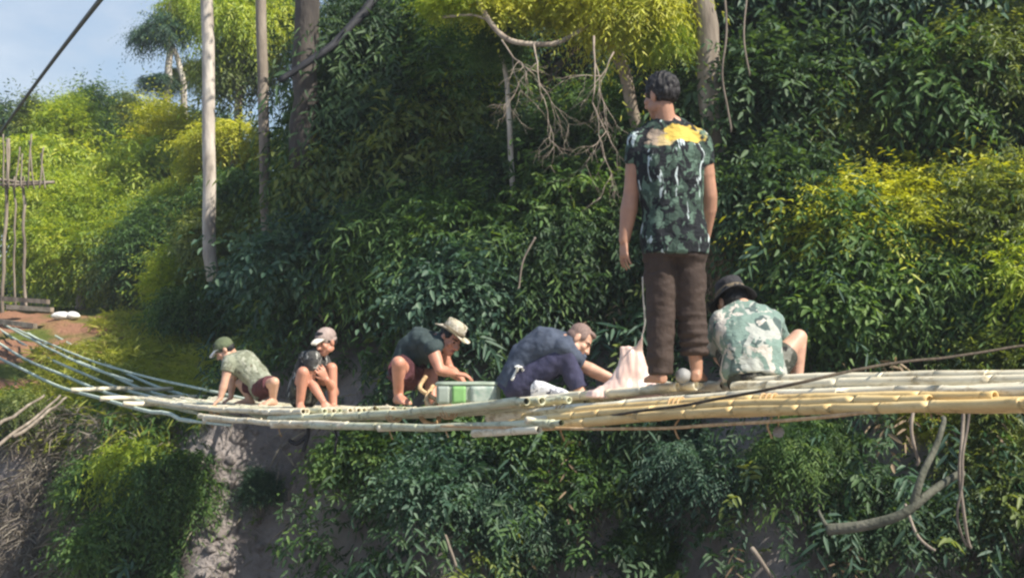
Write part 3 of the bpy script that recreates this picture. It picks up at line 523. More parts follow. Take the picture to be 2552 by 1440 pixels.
# ------------------------------------------------------------------ shrubs one can tell apart
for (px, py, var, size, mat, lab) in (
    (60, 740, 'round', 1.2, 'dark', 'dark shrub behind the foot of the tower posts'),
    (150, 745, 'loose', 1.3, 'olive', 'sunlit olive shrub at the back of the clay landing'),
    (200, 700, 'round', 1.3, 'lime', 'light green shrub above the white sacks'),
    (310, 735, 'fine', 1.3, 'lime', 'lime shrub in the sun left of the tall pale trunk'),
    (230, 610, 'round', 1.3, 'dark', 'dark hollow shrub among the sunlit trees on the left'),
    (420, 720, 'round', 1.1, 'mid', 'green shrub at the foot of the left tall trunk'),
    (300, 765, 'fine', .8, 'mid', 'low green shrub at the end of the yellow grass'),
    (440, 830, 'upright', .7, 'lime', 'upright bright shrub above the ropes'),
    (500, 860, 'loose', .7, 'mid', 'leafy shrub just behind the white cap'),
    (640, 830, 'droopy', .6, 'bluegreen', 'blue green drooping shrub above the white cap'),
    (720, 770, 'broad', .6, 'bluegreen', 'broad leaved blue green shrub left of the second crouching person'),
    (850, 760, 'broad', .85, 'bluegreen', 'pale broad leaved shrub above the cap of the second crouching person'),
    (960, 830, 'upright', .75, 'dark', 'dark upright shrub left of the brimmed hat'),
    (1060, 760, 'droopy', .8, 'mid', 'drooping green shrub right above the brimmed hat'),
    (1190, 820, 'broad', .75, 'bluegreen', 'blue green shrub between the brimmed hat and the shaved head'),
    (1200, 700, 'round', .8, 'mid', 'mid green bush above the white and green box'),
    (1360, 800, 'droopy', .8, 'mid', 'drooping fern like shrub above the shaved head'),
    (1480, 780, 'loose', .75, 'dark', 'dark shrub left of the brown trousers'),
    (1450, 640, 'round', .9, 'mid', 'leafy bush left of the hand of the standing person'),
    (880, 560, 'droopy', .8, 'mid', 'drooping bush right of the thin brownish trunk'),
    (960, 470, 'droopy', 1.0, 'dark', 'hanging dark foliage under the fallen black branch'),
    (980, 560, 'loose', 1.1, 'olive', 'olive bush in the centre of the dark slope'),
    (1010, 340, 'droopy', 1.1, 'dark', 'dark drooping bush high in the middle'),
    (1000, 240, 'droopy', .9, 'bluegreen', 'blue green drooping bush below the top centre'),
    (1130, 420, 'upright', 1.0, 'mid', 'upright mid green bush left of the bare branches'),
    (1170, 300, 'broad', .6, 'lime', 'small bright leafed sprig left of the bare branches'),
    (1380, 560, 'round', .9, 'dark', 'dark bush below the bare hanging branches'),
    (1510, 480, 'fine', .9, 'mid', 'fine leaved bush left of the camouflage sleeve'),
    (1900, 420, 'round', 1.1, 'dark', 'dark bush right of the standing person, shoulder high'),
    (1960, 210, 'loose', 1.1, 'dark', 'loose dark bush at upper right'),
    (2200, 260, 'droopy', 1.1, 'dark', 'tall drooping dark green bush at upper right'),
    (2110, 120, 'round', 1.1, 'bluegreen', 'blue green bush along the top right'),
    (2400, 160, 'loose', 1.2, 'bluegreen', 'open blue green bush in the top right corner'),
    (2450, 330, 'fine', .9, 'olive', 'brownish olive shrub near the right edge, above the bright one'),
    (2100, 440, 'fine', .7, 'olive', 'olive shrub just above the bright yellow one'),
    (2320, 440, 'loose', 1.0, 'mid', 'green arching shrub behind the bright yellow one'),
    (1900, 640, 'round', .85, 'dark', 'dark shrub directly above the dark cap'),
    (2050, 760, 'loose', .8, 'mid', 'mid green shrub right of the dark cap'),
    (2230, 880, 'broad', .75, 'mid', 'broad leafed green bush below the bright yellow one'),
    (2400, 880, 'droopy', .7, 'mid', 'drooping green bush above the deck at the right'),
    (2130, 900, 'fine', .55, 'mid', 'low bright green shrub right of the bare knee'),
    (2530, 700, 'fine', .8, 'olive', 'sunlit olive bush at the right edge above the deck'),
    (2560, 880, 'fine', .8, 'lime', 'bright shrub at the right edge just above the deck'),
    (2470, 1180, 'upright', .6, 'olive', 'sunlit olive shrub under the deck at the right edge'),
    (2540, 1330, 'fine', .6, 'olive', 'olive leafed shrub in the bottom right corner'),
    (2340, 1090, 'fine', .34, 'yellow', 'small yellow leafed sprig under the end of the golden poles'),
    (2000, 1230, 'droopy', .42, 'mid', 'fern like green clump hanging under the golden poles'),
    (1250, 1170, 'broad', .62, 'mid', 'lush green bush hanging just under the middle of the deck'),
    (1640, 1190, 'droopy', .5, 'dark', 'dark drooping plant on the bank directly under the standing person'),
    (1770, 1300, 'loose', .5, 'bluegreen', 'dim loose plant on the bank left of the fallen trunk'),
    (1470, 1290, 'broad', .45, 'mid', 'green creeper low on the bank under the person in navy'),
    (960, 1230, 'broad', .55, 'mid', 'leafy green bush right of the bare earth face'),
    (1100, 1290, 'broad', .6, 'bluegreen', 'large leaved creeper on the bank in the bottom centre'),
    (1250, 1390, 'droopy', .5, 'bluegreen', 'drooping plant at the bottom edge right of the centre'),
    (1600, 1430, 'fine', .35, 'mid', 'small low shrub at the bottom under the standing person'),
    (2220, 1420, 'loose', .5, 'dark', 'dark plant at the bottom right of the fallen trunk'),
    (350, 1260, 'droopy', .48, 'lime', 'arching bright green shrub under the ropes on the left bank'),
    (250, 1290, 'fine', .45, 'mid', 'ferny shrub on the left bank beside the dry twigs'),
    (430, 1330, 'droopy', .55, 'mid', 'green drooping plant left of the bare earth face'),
    (330, 1420, 'broad', .5, 'mid', 'leafy plant at the bottom edge left of the earth face'),
    (650, 1300, 'upright', .28, 'bluegreen', 'small plant growing on the bare earth face'),
    (60, 1080, 'loose', .35, 'olive', 'scraggy olive plant on the left bank below the ropes')):
    shrub('shrub', lab, px, py, var, size, mat)
shrub('dry_creeper', 'mass of dry brown creepers hanging right of the grey brown trunk', 1850, 330, 'droopy', .62, 'dry', cat='creeper', flat=(.6, .6, 1))
shrub('dry_creeper', 'reddish brown dead foliage hanging behind the right arm of the standing person', 1800, 740, 'droopy', .5, 'dry', cat='creeper', flat=(.5, .5, 1.2))
shrub('shrub', 'bright yellow green bush in full sun at the right, left half', 2150, 665, 'fine', .90, 'yellow', flat=(1.05, 1.1, .78))
shrub('shrub', 'bright yellow green bush in full sun at the right, right half', 2420, 650, 'fine', 1.0, 'yellow', flat=(1.15, 1.1, .8))

# ------------------------------------------------------------------ undergrowth (uncountable)
def cover(name, label, seed, n, xr, yr, keep, mat, hmax=.5, spr=dict(), cat='undergrowth', clump=True):
    rng = np.random.default_rng(seed); X = rng.uniform(*xr, n); Y = rng.uniform(*yr, n)
    t = Y - bank_edge(X); k = keep(X, Y, t, rng); X, Y, t = X[k], Y[k], t[k]
    e = .08; Z = gz(X, Y); gxv = (gz(X + e, Y) - gz(X - e, Y)) / (2 * e); gyv = (gz(X, Y + e) - gz(X, Y - e)) / (2 * e)
    Nn = nrm(np.stack([-gxv, -gyv, np.ones_like(X)], -1)); c = np.clip(vnoise(X * 2.1, Y * 2.1, 3.0) * .8 + .5, 0, 1.2)
    if clump: q_ = rng.random(len(X)) < .25 + c; X, Y, t, Z, Nn, c = X[q_], Y[q_], t[q_], Z[q_], Nn[q_], c[q_]
    h = hmax * rng.random(len(X)) * (.35 + .9 * c)
    O = np.stack([X, Y, Z], -1) + Nn * h[:, None]
    T = Nn * .7 + rng.normal(0, .55, (len(X), 3)) + np.array([0, -.25, .15])
    d = dict(nl=10, lL=.095, lW=.03, droop=.6, Ls=.34); d.update(spr)
    LL = d.pop('Ls') * (.5 + .9 * rng.random(len(X)))
    tint = .42 + .35 * vnoise(X * 1.3, Y * 1.3, seed) + rng.normal(0, .13, len(X))
    me = leaf_mesh(name, *sprigs(rng, O, T, LL, tint=tint, **d))
    o = link_mesh(name, me, M[mat]); return tag(o, label, cat, kind='stuff')
def bare(X, t):    # where the grey earth shows
    a = ((X > -3.6 + .3 * np.sin(t * 5)) & (X < -1.75 + .25 * np.sin(t * 4 + 1) + .25 * (t > -.5)) & (t < .15))
    b = ((X > .3) & (X < 1.9 + .3 * np.sin(t * 4)) & (t < -.15) & (t > -1.6))
    return a, b
def keep_hill(X, Y, t, rng):
    a, b = bare(X, t); hill = sstep(-3.6, -3.0, X - 0.2 * (Y - 16))
    return (t > -2.6) & (rng.random(len(X)) < hill) & ~a & ~(b & (rng.random(len(X)) < .12))
cover('undergrowth', 'dark leafy undergrowth covering the wooded slope', 1, 26000, (-6, 8.5), (10.5, 21), keep_hill, 'dark', .55)
cover('undergrowth', 'mid green leaves scattered through the undergrowth of the slope', 2, 9000, (-6, 8.5), (10.5, 21), lambda X, Y, t, r: keep_hill(X, Y, t, r) & (vnoise(X * 1.1, Y * 1.1, 5) > .0), 'mid', .6)
cover('young_leaves', 'bright young leaves in patches on the slope', 9, 9000, (-6, 8.5), (10.5, 21), lambda X, Y, t, r: keep_hill(X, Y, t, r) & (vnoise(X * 1.7 + 2, Y * 1.7, 6) > .38), 'olive', .8, dict(nl=8, lL=.10, lW=.032, Ls=.34))
cover('creepers', 'long drooping creepers hanging over the slope', 3, 5000, (-6, 8.5), (11, 21), lambda X, Y, t, r: keep_hill(X, Y, t, r) & (vnoise(X * .9, Y * .9, 8) > .1), 'bluegreen', .75, dict(nl=11, lL=.16, lW=.03, droop=1.1, Ls=.55), 'creeper')
def keep_left(X, Y, t, rng):
    return (X < -3.3) & (t > -.2) & (Y < 27) & ~((X > -11.5) & (X < -6.9 + .3 * np.sin(Y * 2)) & (Y > 19.4 + .5 * np.sin(X * 3)))
cover('meadow_grass', 'yellow green grass on top of the left bank', 4, 36000, (-14, -2.6), (14.5, 27), keep_left, 'grass', .12, dict(nl=5, lL=.20, lW=.016, droop=.4, Ls=.12), 'grass')
cover('bank_weeds', 'green weeds on the left bank under the ropes', 5, 5200, (-6.5, -3.0), (13.5, 18.5), lambda X, Y, t, r: (t > -1.9) & (t < 1.2) & (X > -5.1) & ~bare(X, t)[0] | ((t > -.1) & (t < .9) & (X < -3.4) & (r.random(len(X)) < .5)), 'mid', .14, dict(lL=.11, lW=.026, droop=.8, Ls=.26), 'weeds')
cover('dry_grass', 'greyish dry grass and twigs on the lower left bank', 6, 9500, (-8.5, -3.8), (13.0, 18.0), lambda X, Y, t, r: (t < .1) & (t > -3.2) & ((X < -4.5) | (r.random(len(X)) < .25)), 'drygrass', .16, dict(nl=6, lL=.22, lW=.012, droop=.7, Ls=.22), 'grass')
cover('dry_leaves', 'brown dead leaves and stems caught in the slope at the right', 7, 2600, (0, 7.5), (10.5, 17), lambda X, Y, t, r: keep_hill(X, Y, t, r) & (vnoise(X * 1.5, Y * 1.5, 11) > .15), 'dry', .5, dict(nl=7, lL=.12, lW=.02, droop=.9, Ls=.3), 'leaves')

def scatter_clods(seed, n, xr, yr, keep, name, label, mat):
    rng = np.random.default_rng(seed); X = rng.uniform(*xr, n); Y = rng.uniform(*yr, n); t = Y - bank_edge(X); k = keep(X, Y, t); X, Y = X[k], Y[k]; Z = gz(X, Y); n = len(X)
    bm = bmesh.new(); bmesh.ops.create_icosphere(bm, subdivisions=2, radius=1.0); bv = np.array([v.co[:] for v in bm.verts]); bf = np.array([[v.index for v in f.verts] for f in bm.faces]); bm.free()
    r = .012 + .055 * rng.random(n) ** 3; amp = 1 + .35 * rng.normal(0, 1, (n, 1, 3)).clip(-1, 1); d = 1 + .16 * rng.normal(0, 1, (n, len(bv), 1))
    Vv = bv[None] * r[:, None, None] * amp * d + np.stack([X, Y, Z], -1)[:, None]; Fv = bf[None] + (np.arange(n) * len(bv))[:, None, None]
    o = link_mesh(name, from_np(name, Vv.reshape(-1, 3), Fv.ravel(), np.full(n * len(bf), 3), smooth=False), M[mat]); return tag(o, label, 'soil', kind='stuff')
scatter_clods(3, 9000, (-6, 4), (11, 17), lambda X, Y, t: bare(X, t)[0] | bare(X, t)[1] | ((X < -3.6) & (t < .1)), 'soil_clods', 'clods of grey earth and pebbles on the bare bank', 'earth')
cover('roots', 'thin roots and dead stalks hanging on the bare earth face', 12, 900, (-3.8, 2.4), (11.5, 16), lambda X, Y, t, r: (bare(X, t)[0] | bare(X, t)[1]), 'drygrass', .03, dict(nl=5, lL=.26, lW=.010, droop=1.6, Ls=.3), 'roots')
cover('bank_weeds', 'small weeds growing out of the bare earth face', 13, 700, (-3.8, 2.4), (11.5, 16), lambda X, Y, t, r: (bare(X, t)[0] | bare(X, t)[1]) & (vnoise(X * 3, Y * 3, 2) > .25), 'mid', .05, dict(nl=8, lL=.09, lW=.026, droop=.7, Ls=.22), 'weeds')
# bare hanging branches, creeper stems and the fallen trunk
def twigs(mb, p, d, L, r, depth, rnd, grav=.15):
    n = 5; pts = [p]
    for i in range(n):
        d = (d + Vector((rnd.uniform(-.3, .3), rnd.uniform(-.25, .25), rnd.uniform(-.3, .3) - grav * .3))).normalized(); pts.append(pts[-1] + d * L / n)
    mb.tube(pts, taper(len(pts), r, r * .55), 5)
    if depth:
        for i in range(rnd.choice((2, 3, 3))):
            q = pts[rnd.randint(2, n)]; dd = (d + Vector((rnd.uniform(-.95, .95), rnd.uniform(-.6, .6), rnd.uniform(-.8, .5)))).normalized(); twigs(mb, q, dd, L * rnd.uniform(.55, .85), r * .58, depth - 1, rnd, grav)
for i, (a, b_, L, r_, dep, lab) in enumerate(((P(1480, 90, 13.3), Vector((-.05, -.1, -1)), .66, .012, 4, 'bare bleached branch hanging straight down below the yellow canopy'), (P(1330, 110, 13.3), Vector((.45, -.1, -.9)), .50, .010, 4, 'tangle of bare twigs hanging left of the straight bleached branch'),
        (P(1530, 130, 13.3), Vector((-.35, -.1, -.9)), .46, .008, 3, 'bare twigs hanging close to the head of the standing person'), (P(1250, 100, 13.4), Vector((.3, -.1, -.6)), .5, .009, 3, 'thin grey twigs at the left of the hanging tangle'))):
    mb = MB(); twigs(mb, a, b_.normalized(), L, r_, dep, random.Random(30 + i)); thing_mesh('bare_branch', mb, M['twig'], lab, 'branch', 'bare branches hanging from the canopy')
for i, (pts, rr_, mat, lab) in enumerate((
    ([P(2395, 960, 10.6), P(2400, 1090, 10.5), P(2388, 1190, 10.4), P(2400, 1290, 10.4), P(2420, 1365, 10.5)], (.016, .012), 'bark', 'pale creeper stem hanging under the deck at right, forked piece'),
    ([P(2420, 950, 10.5), P(2404, 1110, 10.4), P(2400, 1200, 10.35), P(2385, 1280, 10.4), P(2412, 1360, 10.5)], (.012, .009), 'bark', 'thin creeper stem twisted round the forked one'),
    ([P(2255, 1255, 10.9), P(2290, 1330, 10.7), P(2330, 1370, 10.6)], (.012, .012), 'bark', 'short pale root below the fallen trunk'),
    ([P(1870, 1365, 11.3), P(1895, 1400, 11.2), P(1925, 1440, 11.2)], (.022, .016), 'bark', 'pale broken stick at the bottom, right of the standing person'),
    ([P(1108, 1330, 12.6), P(1120, 1370, 12.5), P(1134, 1412, 12.5)], (.016, .012), 'bark', 'pale broken stick on the bank in the bottom centre'),
    ([P(1330, 590, 13.4), P(1300, 650, 13.4), P(1290, 720, 13.4)], (.010, .008), 'bark', 'thin curved stem in the dark hollow left of the standing person'),
    ([P(2290, 960, 10.7), P(2270, 1060, 10.6), P(2285, 1160, 10.7)], (.014, .012), 'twig', 'brown creeper stem hanging behind the yellow leafed sprig'),
    ([P(1800, -30, 13.0), P(1812, 80, 12.9), P(1800, 200, 12.9), P(1822, 330, 13)], (.011, .009), 'bark', 'brown dry creeper hanging beside the grey brown trunk'),
    ([P(1860, -30, 12.9), P(1850, 90, 12.8), P(1868, 190, 12.9)], (.009, .008), 'bark', 'second dry creeper hanging right of the grey brown trunk'))):
    mb = MB(); q = wob(pts, .03, i + 2, 7); mb.tube(q, taper(len(q), *rr_), 6); thing_mesh('creeper_stem' if 'creeper' in lab else 'stick', mb, M[mat], lab, 'creeper' if 'creeper' in lab else 'stick')
fb = P(2060, 1330, 10.6); fr = empty('fallen_trunk', fb, 'fallen grey trunk with a rising branch low on the right slope', 'fallen trunk')
mb = MB(); q = wob([P(2060, 1320, 10.6), P(2150, 1312, 10.5), P(2240, 1278, 10.4), P(2310, 1232, 10.4), P(2400, 1180, 10.5)], .03, 3, 8); mb.tube(q, taper(len(q), .046, .028), 9); mb.build('trunk', M['mossbark'], fr)
mb = MB(); q = wob([P(2275, 1255, 10.4), P(2300, 1190, 10.4), P(2335, 1115, 10.5), P(2350, 1040, 10.6)], .03, 5, 7); mb.tube(q, taper(len(q), .034, .02), 8); mb.build('branch', M['mossbark'], fr)
mb = MB(); q = wob([P(2075, 1330, 10.6), P(2055, 1300, 10.6), P(2040, 1270, 10.7)], .02, 6, 7); mb.tube(q, taper(len(q), .02, .010), 6); mb.build('branch', M['mossbark'], fr)

# ------------------------------------------------------------------ people
class Sculpt:
    """overlapping solid pieces that are fused by a voxel remesh into one continuous surface"""
    def __init__(s): s.v = []; s.f = []
    def cap(s, a, b, ra, rb=None, seg=14, flat=None):
        a, b = Vector(a), Vector(b); rb = ra if rb is None else rb
        d = (b - a); L = d.length
        d = d / L if L > 1e-6 else Vector((0, 0, 1)); u = d.orthogonal().normalized(); w = d.cross(u); b0 = len(s.v); rings = []
        for i in range(5):
            t = math.pi / 2 * (1 - i / 4.0) * .999; rings.append((a - d * ra * math.sin(t), ra * math.cos(t)))
        for i in range(5):
            t = math.pi / 2 * i / 4.0 * .999; rings.append((b + d * rb * math.sin(t), rb * math.cos(t)))
        for c, r in rings:
            for k in range(seg):
                an = 2 * math.pi * k / seg; s.v.append(c + (u * math.cos(an) + w * math.sin(an)) * max(r, 1e-4))
        s._skin(b0, len(rings), seg); return s
    def _skin(s, b0, n, seg):
        for i in range(n - 1):
            for k in range(seg):
                k2 = (k + 1) % seg; s.f.append((b0 + i * seg + k, b0 + i * seg + k2, b0 + (i + 1) * seg + k2, b0 + (i + 1) * seg + k))
        s.f.append(tuple(b0 + k for k in range(seg))[::-1]); s.f.append(tuple(b0 + (n - 1) * seg + k for k in range(seg)))
    def ell(s, c, ax, ay, az):
        """ellipsoid from three half axes"""
        c, ax, ay, az = Vector(c), Vector(ax), Vector(ay), Vector(az); b0 = len(s.v); seg = 18; n = 11
        for i in range(n):
            t = -math.pi / 2 * .998 + math.pi * .998 * i / (n - 1)
            for k in range(seg):
                an = 2 * math.pi * k / seg; s.v.append(c + az * math.sin(t) + (ax * math.cos(an) + ay * math.sin(an)) * math.cos(t))
        s._skin(b0, n, seg); return s
    def loft(s, rings, seg=24, p=2.4):
        b0 = len(s.v)
        for c, u, v in rings:
            for k in range(seg):
                an = 2 * math.pi * k / seg; co, si = math.cos(an), math.sin(an)
                s.v.append(Vector(c) + Vector(u) * math.copysign(abs(co) ** (2 / p), co) + Vector(v) * math.copysign(abs(si) ** (2 / p), si))
        s._skin(b0, len(rings), seg); return s
    def build(s, name, mat, parent, voxel=.008, smooth=4, wrinkle=None, extra=(), near=Vector()):
        me = bpy.data.meshes.new(name); off = parent_world(parent)
        me.from_pydata([tuple(v - off) for v in s.v], [], s.f); me.update()
        o = bpy.data.objects.new(name, me); COL.objects.link(o)
        md = o.modifiers.new('r', 'REMESH'); md.mode = 'VOXEL'; md.voxel_size = voxel
        sm = o.modifiers.new('s', 'SMOOTH'); sm.factor = .5; sm.iterations = smooth
        dg = bpy.context.evaluated_depsgraph_get(); dg.update(); me2 = bpy.data.meshes.new_from_object(o.evaluated_get(dg))
        o.modifiers.clear(); o.data = me2; bpy.data.meshes.remove(me); me2.name = name; me2.materials.clear(); me2.materials.append(mat)
        me2.polygons.foreach_set('use_smooth', np.ones(len(me2.polygons), bool))
        if wrinkle:
            amp, fr, st = wrinkle; n = len(me2.vertices); nr = np.empty(n * 3, np.float32); me2.vertices.foreach_get('normal', nr) if False else None
            for v in me2.vertices:
                q = Vector((v.co.x * fr * st[0], v.co.y * fr * st[1], v.co.z * fr * st[2]))
                v.co += v.normal * amp * (mnoise.noise(q) + .5 * mnoise.noise(q * 2.1 + Vector((5, 1, 2))))
        for mt, test in extra:
            me2.materials.append(mt); ix = len(me2.materials) - 1
            for p in me2.polygons:
                c_ = p.center + off
                if (c_ - near).length < .17 and test(c_): p.material_index = ix
        me2.update(); o.parent = parent
        return o
def hand(S, wr, d, pn, side, curl=.5, sc=1.0, thumb=None):
    """palm, four fingers of unequal length with two bends, thumb from the side of the palm; pn = palm facing, side = towards the thumb"""
    d = Vector(d).normalized(); pn = (Vector(pn) - d * Vector(pn).dot(d)).normalized(); sd = d.cross(pn).normalized()
    if sd.dot(Vector(side)) < 0: sd = -sd
    wr = Vector(wr)
    S.loft([(wr - d * .01 * sc, sd * .024 * sc, pn * .017 * sc), (wr + d * .03 * sc, sd * .034 * sc, pn * .016 * sc), (wr + d * .085 * sc, sd * .042 * sc, pn * .014 * sc), (wr + d * .095 * sc, sd * .036 * sc, pn * .010 * sc)], 14)
    for i, (o_, L) in enumerate(((.036, .066), (.0125, .076), (-.0125, .070), (-.036, .054))):
        q = wr + (d * (.088 - abs(o_) * .15) + sd * o_) * sc; fd = (d + sd * o_ * 2.4).normalized(); a = curl * (0.55 + .08 * i)
        for k, (f_, r0, r1) in enumerate(((.46, .0092, .0085), (.30, .0085, .0078), (.24, .0078, .0066))):
            fd = (fd * math.cos(a) + pn * math.sin(a)).normalized(); q2 = q + fd * L * f_ * 1.12 * sc; S.cap(q, q2, r0 * sc, r1 * sc, 8); q = q2
            pnn = (pn - fd * pn.dot(fd)); pn_ = pnn.normalized() if pnn.length > .05 else pn
    q = wr + (d * .025 + sd * .026) * sc; td = (d * .75 + sd * .62 + pn * .25).normalized() if thumb is None else Vector(thumb).normalized()
    q2 = q + td * .042 * sc; S.cap(q, q2, .013 * sc, .0105 * sc, 8); td2 = (td + d * .4 + pn * .3).normalized(); S.cap(q2, q2 + td2 * .032 * sc, .0105 * sc, .008 * sc, 8)
def foot(S, an, toe, sc=1.0, fat=1.0):
    """heel, arch, ball and toes; toe = horizontal direction"""
    an = Vector(an); t = Vector(toe); t.z = 0; t.normalize(); u = Vector((0, 0, 1)); w = t.cross(u); z0 = an.z - .075 * sc
    h = Vector((an.x, an.y, z0))
    S.loft([(h - t * .055 * sc + u * .028 * sc, w * .022 * sc * fat, u * .024 * sc), (h - t * .03 * sc + u * .035 * sc, w * .032 * sc * fat, u * .034 * sc), (h + t * .04 * sc + u * .040 * sc, w * .034 * sc * fat, u * .038 * sc),
            (h + t * .11 * sc + u * .026 * sc, w * .042 * sc * fat, u * .025 * sc), (h + t * .155 * sc + u * .018 * sc, w * .044 * sc * fat, u * .017 * sc)], 16)
    for i, (o_, L, r_) in enumerate(((.032, .036, .013), (.012, .034, .0095), (-.006, .030, .009), (-.022, .024, .0085), (-.036, .016, .008))):
        q = h + t * .15 * sc + w * o_ * sc + u * r_ * sc; S.cap(q, q + t * L * sc, r_ * sc * fat, r_ * .85 * sc * fat, 8)
    S.cap(an, h + u * .035 * sc, .036 * sc, .034 * sc)
def head(S, c, f, up, sc=1.0):
    """c = middle of the head at eye level; f = where the face looks"""
    f = Vector(f).normalized(); up = (Vector(up) - f * Vector(up).dot(f)).normalized(); r = f.cross(up); c = Vector(c); s = sc
    q = lambda x, y, z: c + (r * x + f * y + up * z) * s
    E = lambda x, y, z, a, b_, d: S.ell(q(x, y, z), r * a * s, f * b_ * s, up * d * s)
    E(0, -.012, .030, .074, .092, .083); E(0, .018, -.03, .062, .068, .072); E(0, .035, -.072, .046, .046, .040); E(0, .062, -.092, .024, .020, .020)
    E(0, .062, .022, .056, .026, .018)                                     # brow
    S.cap(q(0, .082, .008), q(0, .104, -.030), .010 * s, .015 * s, 10); E(.012, .090, -.034, .010, .012, .009); E(-.012, .090, -.034, .010, .012, .009)
    E(0, .081, -.058, .024, .010, .006); E(0, .079, -.067, .021, .010, .007)
    for sg in (-1, 1):
        E(.042 * sg, .058, -.022, .022, .022, .022); E(.0745 * sg, -.012, -.008, .010, .020, .033); E(.03 * sg, .068, .002, .014, .010, .009)
        E(.05 * sg, .01, -.06, .022, .045, .03)
    return dict(q=q, r=r, f=f, up=up, c=c, s=s)
def face_extra(H, skin_dark):
    eye = M['eye']; q = H['q']; s = H['s']
    e = [q(.03, .077, .003), q(-.03, .077, .003)]; br = [q(.031, .084, .022), q(-.031, .084, .022)]; lip = q(0, .088, -.062)
    def te(p): return any((p - x).length < .0095 * s for x in e)
    def tb(p):
        return any(abs((p - x).dot(H['r'])) < .021 * s and abs((p - x).dot(H['up'])) < .0055 * s and (p - x).dot(H['f']) > -.03 for x in br)
    def tl(p): d = p - lip; return abs(d.dot(H['r'])) < .023 * s and abs(d.dot(H['up'])) < .0105 * s and d.dot(H['f']) > -.012 * s
    return [(eye, te), (M['hair'], tb), (M['lip'], tl)]
M['eye'] = noise_mat('dark_eye', [(0.3, (0.02, 0.015, 0.012)), (0.7, (0.05, 0.04, 0.035))], rough=.2, bump=0)
M['hair'] = noise_mat('black_hair', [(0.3, (0.006, 0.006, 0.007)), (0.7, (0.022, 0.020, 0.023))], scale=60, stretch=(1, 1, .3), rough=.55, bump=.5, bdist=.008, spec=.3)
M['lip'] = skin_mat('lip', (0.30, 0.12, 0.10))
M['skin_a'] = skin_mat('skin_tan', (0.37, 0.20, 0.135)); M['skin_b'] = skin_mat('skin_warm', (0.47, 0.22, 0.15)); M['skin_c'] = skin_mat('skin_light', (0.50, 0.295, 0.21))
def basis(J):
    """right, front and up of the chest and of the pelvis"""
    r = (J['shR'] - J['shL']).normalized(); u = (J['neck'] - J['chest']).normalized(); u = (u - r * u.dot(r)).normalized(); return r, u.cross(r), u
def torso_rings(J, grow=0.0, k=1.0, hem=None, belly=0.0):
    r, f, u = basis(J); rp = (J['hipR'] - J['hipL']).normalized(); pel = J['pelvis']; ch = J['chest']; nk = J['neck']
    up0 = (ch - pel).normalized(); fp = up0.cross(rp).normalized(); fp = fp if fp.dot(f) > 0 or True else -fp
    mid = J.get('waist', pel.lerp(ch, .5)); rm = (rp + r).normalized(); fm = (fp + f).normalized(); sh = (J['shL'] + J['shR']) / 2
    g = grow
    R = [(pel - up0 * (.07 if hem is None else hem) * k, rp * (.158 * k + g), fp * (.112 * k + g)), (pel, rp * (.165 * k + g), fp * (.118 * k + g)),
         (mid, rm * (.142 * k + g), fm * ((.104 + belly) * k + g)), (ch, r * (.168 * k + g), f * (.118 * k + g)),
         (ch.lerp(sh, .6), r * (.178 * k + g), f * (.112 * k + g)), (sh + u * .005, r * (.150 * k + g * .8), f * (.080 * k + g * .8)), (sh + u * J.get('collar', .045), r * (J.get('cw', .085) * k + g * .6), f * (.062 * k + g * .5))]
    return R
def body(J, k=1.0, arms=(True, True), feet=True, handsL=None, handsR=None, curl=.5, hs=1.0):
    S = Sculpt(); S.loft(torso_rings(J, 0, k))
    S.cap(J['neck'] - basis(J)[2] * .03, J['head'] + J.get('nape', Vector((0, 0, -.05))), .056 * k, .052 * k)
    u_ = basis(J)[2]; ak = J.get('arm', 1.0) * k
    for sd in 'LR':
        sh, el, wr = J['sh' + sd], J['el' + sd], J['wr' + sd]; hp, kn, an = J['hip' + sd], J['kn' + sd], J['an' + sd]
        S.cap(sh, sh, .056 * k); S.cap(J['neck'] + u_ * .03 * k, sh + u_ * .012 * k, .045 * k, .042 * k); S.cap(sh, el, .050 * ak, .039 * ak); S.cap(sh.lerp(el, .2), sh.lerp(el, .62), .050 * ak, .046 * ak); S.cap(el, el.lerp(wr, .35), .039 * ak, .043 * ak); S.cap(el.lerp(wr, .3), wr, .043 * ak, .027 * ak)
        S.cap(hp, kn, .082 * k, .053 * k); S.cap(kn, kn, .053 * k)
        bd = ((hp + an) / 2 - kn); bd = bd.normalized() if bd.length > .02 else Vector((0, 1, 0)); bd = bd if not J.get('calfdir') else Vector(J['calfdir'])
        S.cap(kn, an, .052 * k, .036 * k); S.cap(kn.lerp(an, .18) + bd * .012, kn.lerp(an, .5) + bd * .010, .052 * k, .045 * k)
        if feet: foot(S, an, J['toe' + sd], 1.0 * k, J.get('fat', 1.0))
        h = J.get('hand' + sd)
        if h: hand(S, wr, h[0], h[1], h[2], h[3] if len(h) > 3 else curl, hs * k)
    return S
def shirt(J, k=1.0, grow=.017, sleeve=.62, hem=None, belly=0.0, long_=None):
    S = Sculpt(); S.loft(torso_rings(J, grow, k, hem, belly))
    for sd in 'LR':
        sh, el, wr = J['sh' + sd], J['el' + sd], J['wr' + sd]; e = sh.lerp(el, sleeve) if sleeve <= 1 else el
        S.cap(sh, sh, .068 * k); S.cap(J['neck'] + basis(J)[2] * .012 * k, sh + basis(J)[2] * .012 * k, .056 * k, .055 * k); S.loft(limb_rings([(sh, .070 * k), (sh.lerp(e, .5), .068 * k), (e, .066 * k)]), 18, 2)
        if sleeve > 1: S.loft(limb_rings([(el - (wr - el).normalized() * .03, .056 * k), (el, .056 * k), (el.lerp(wr, sleeve - 1), .050 * k)]), 18, 2)
    return S
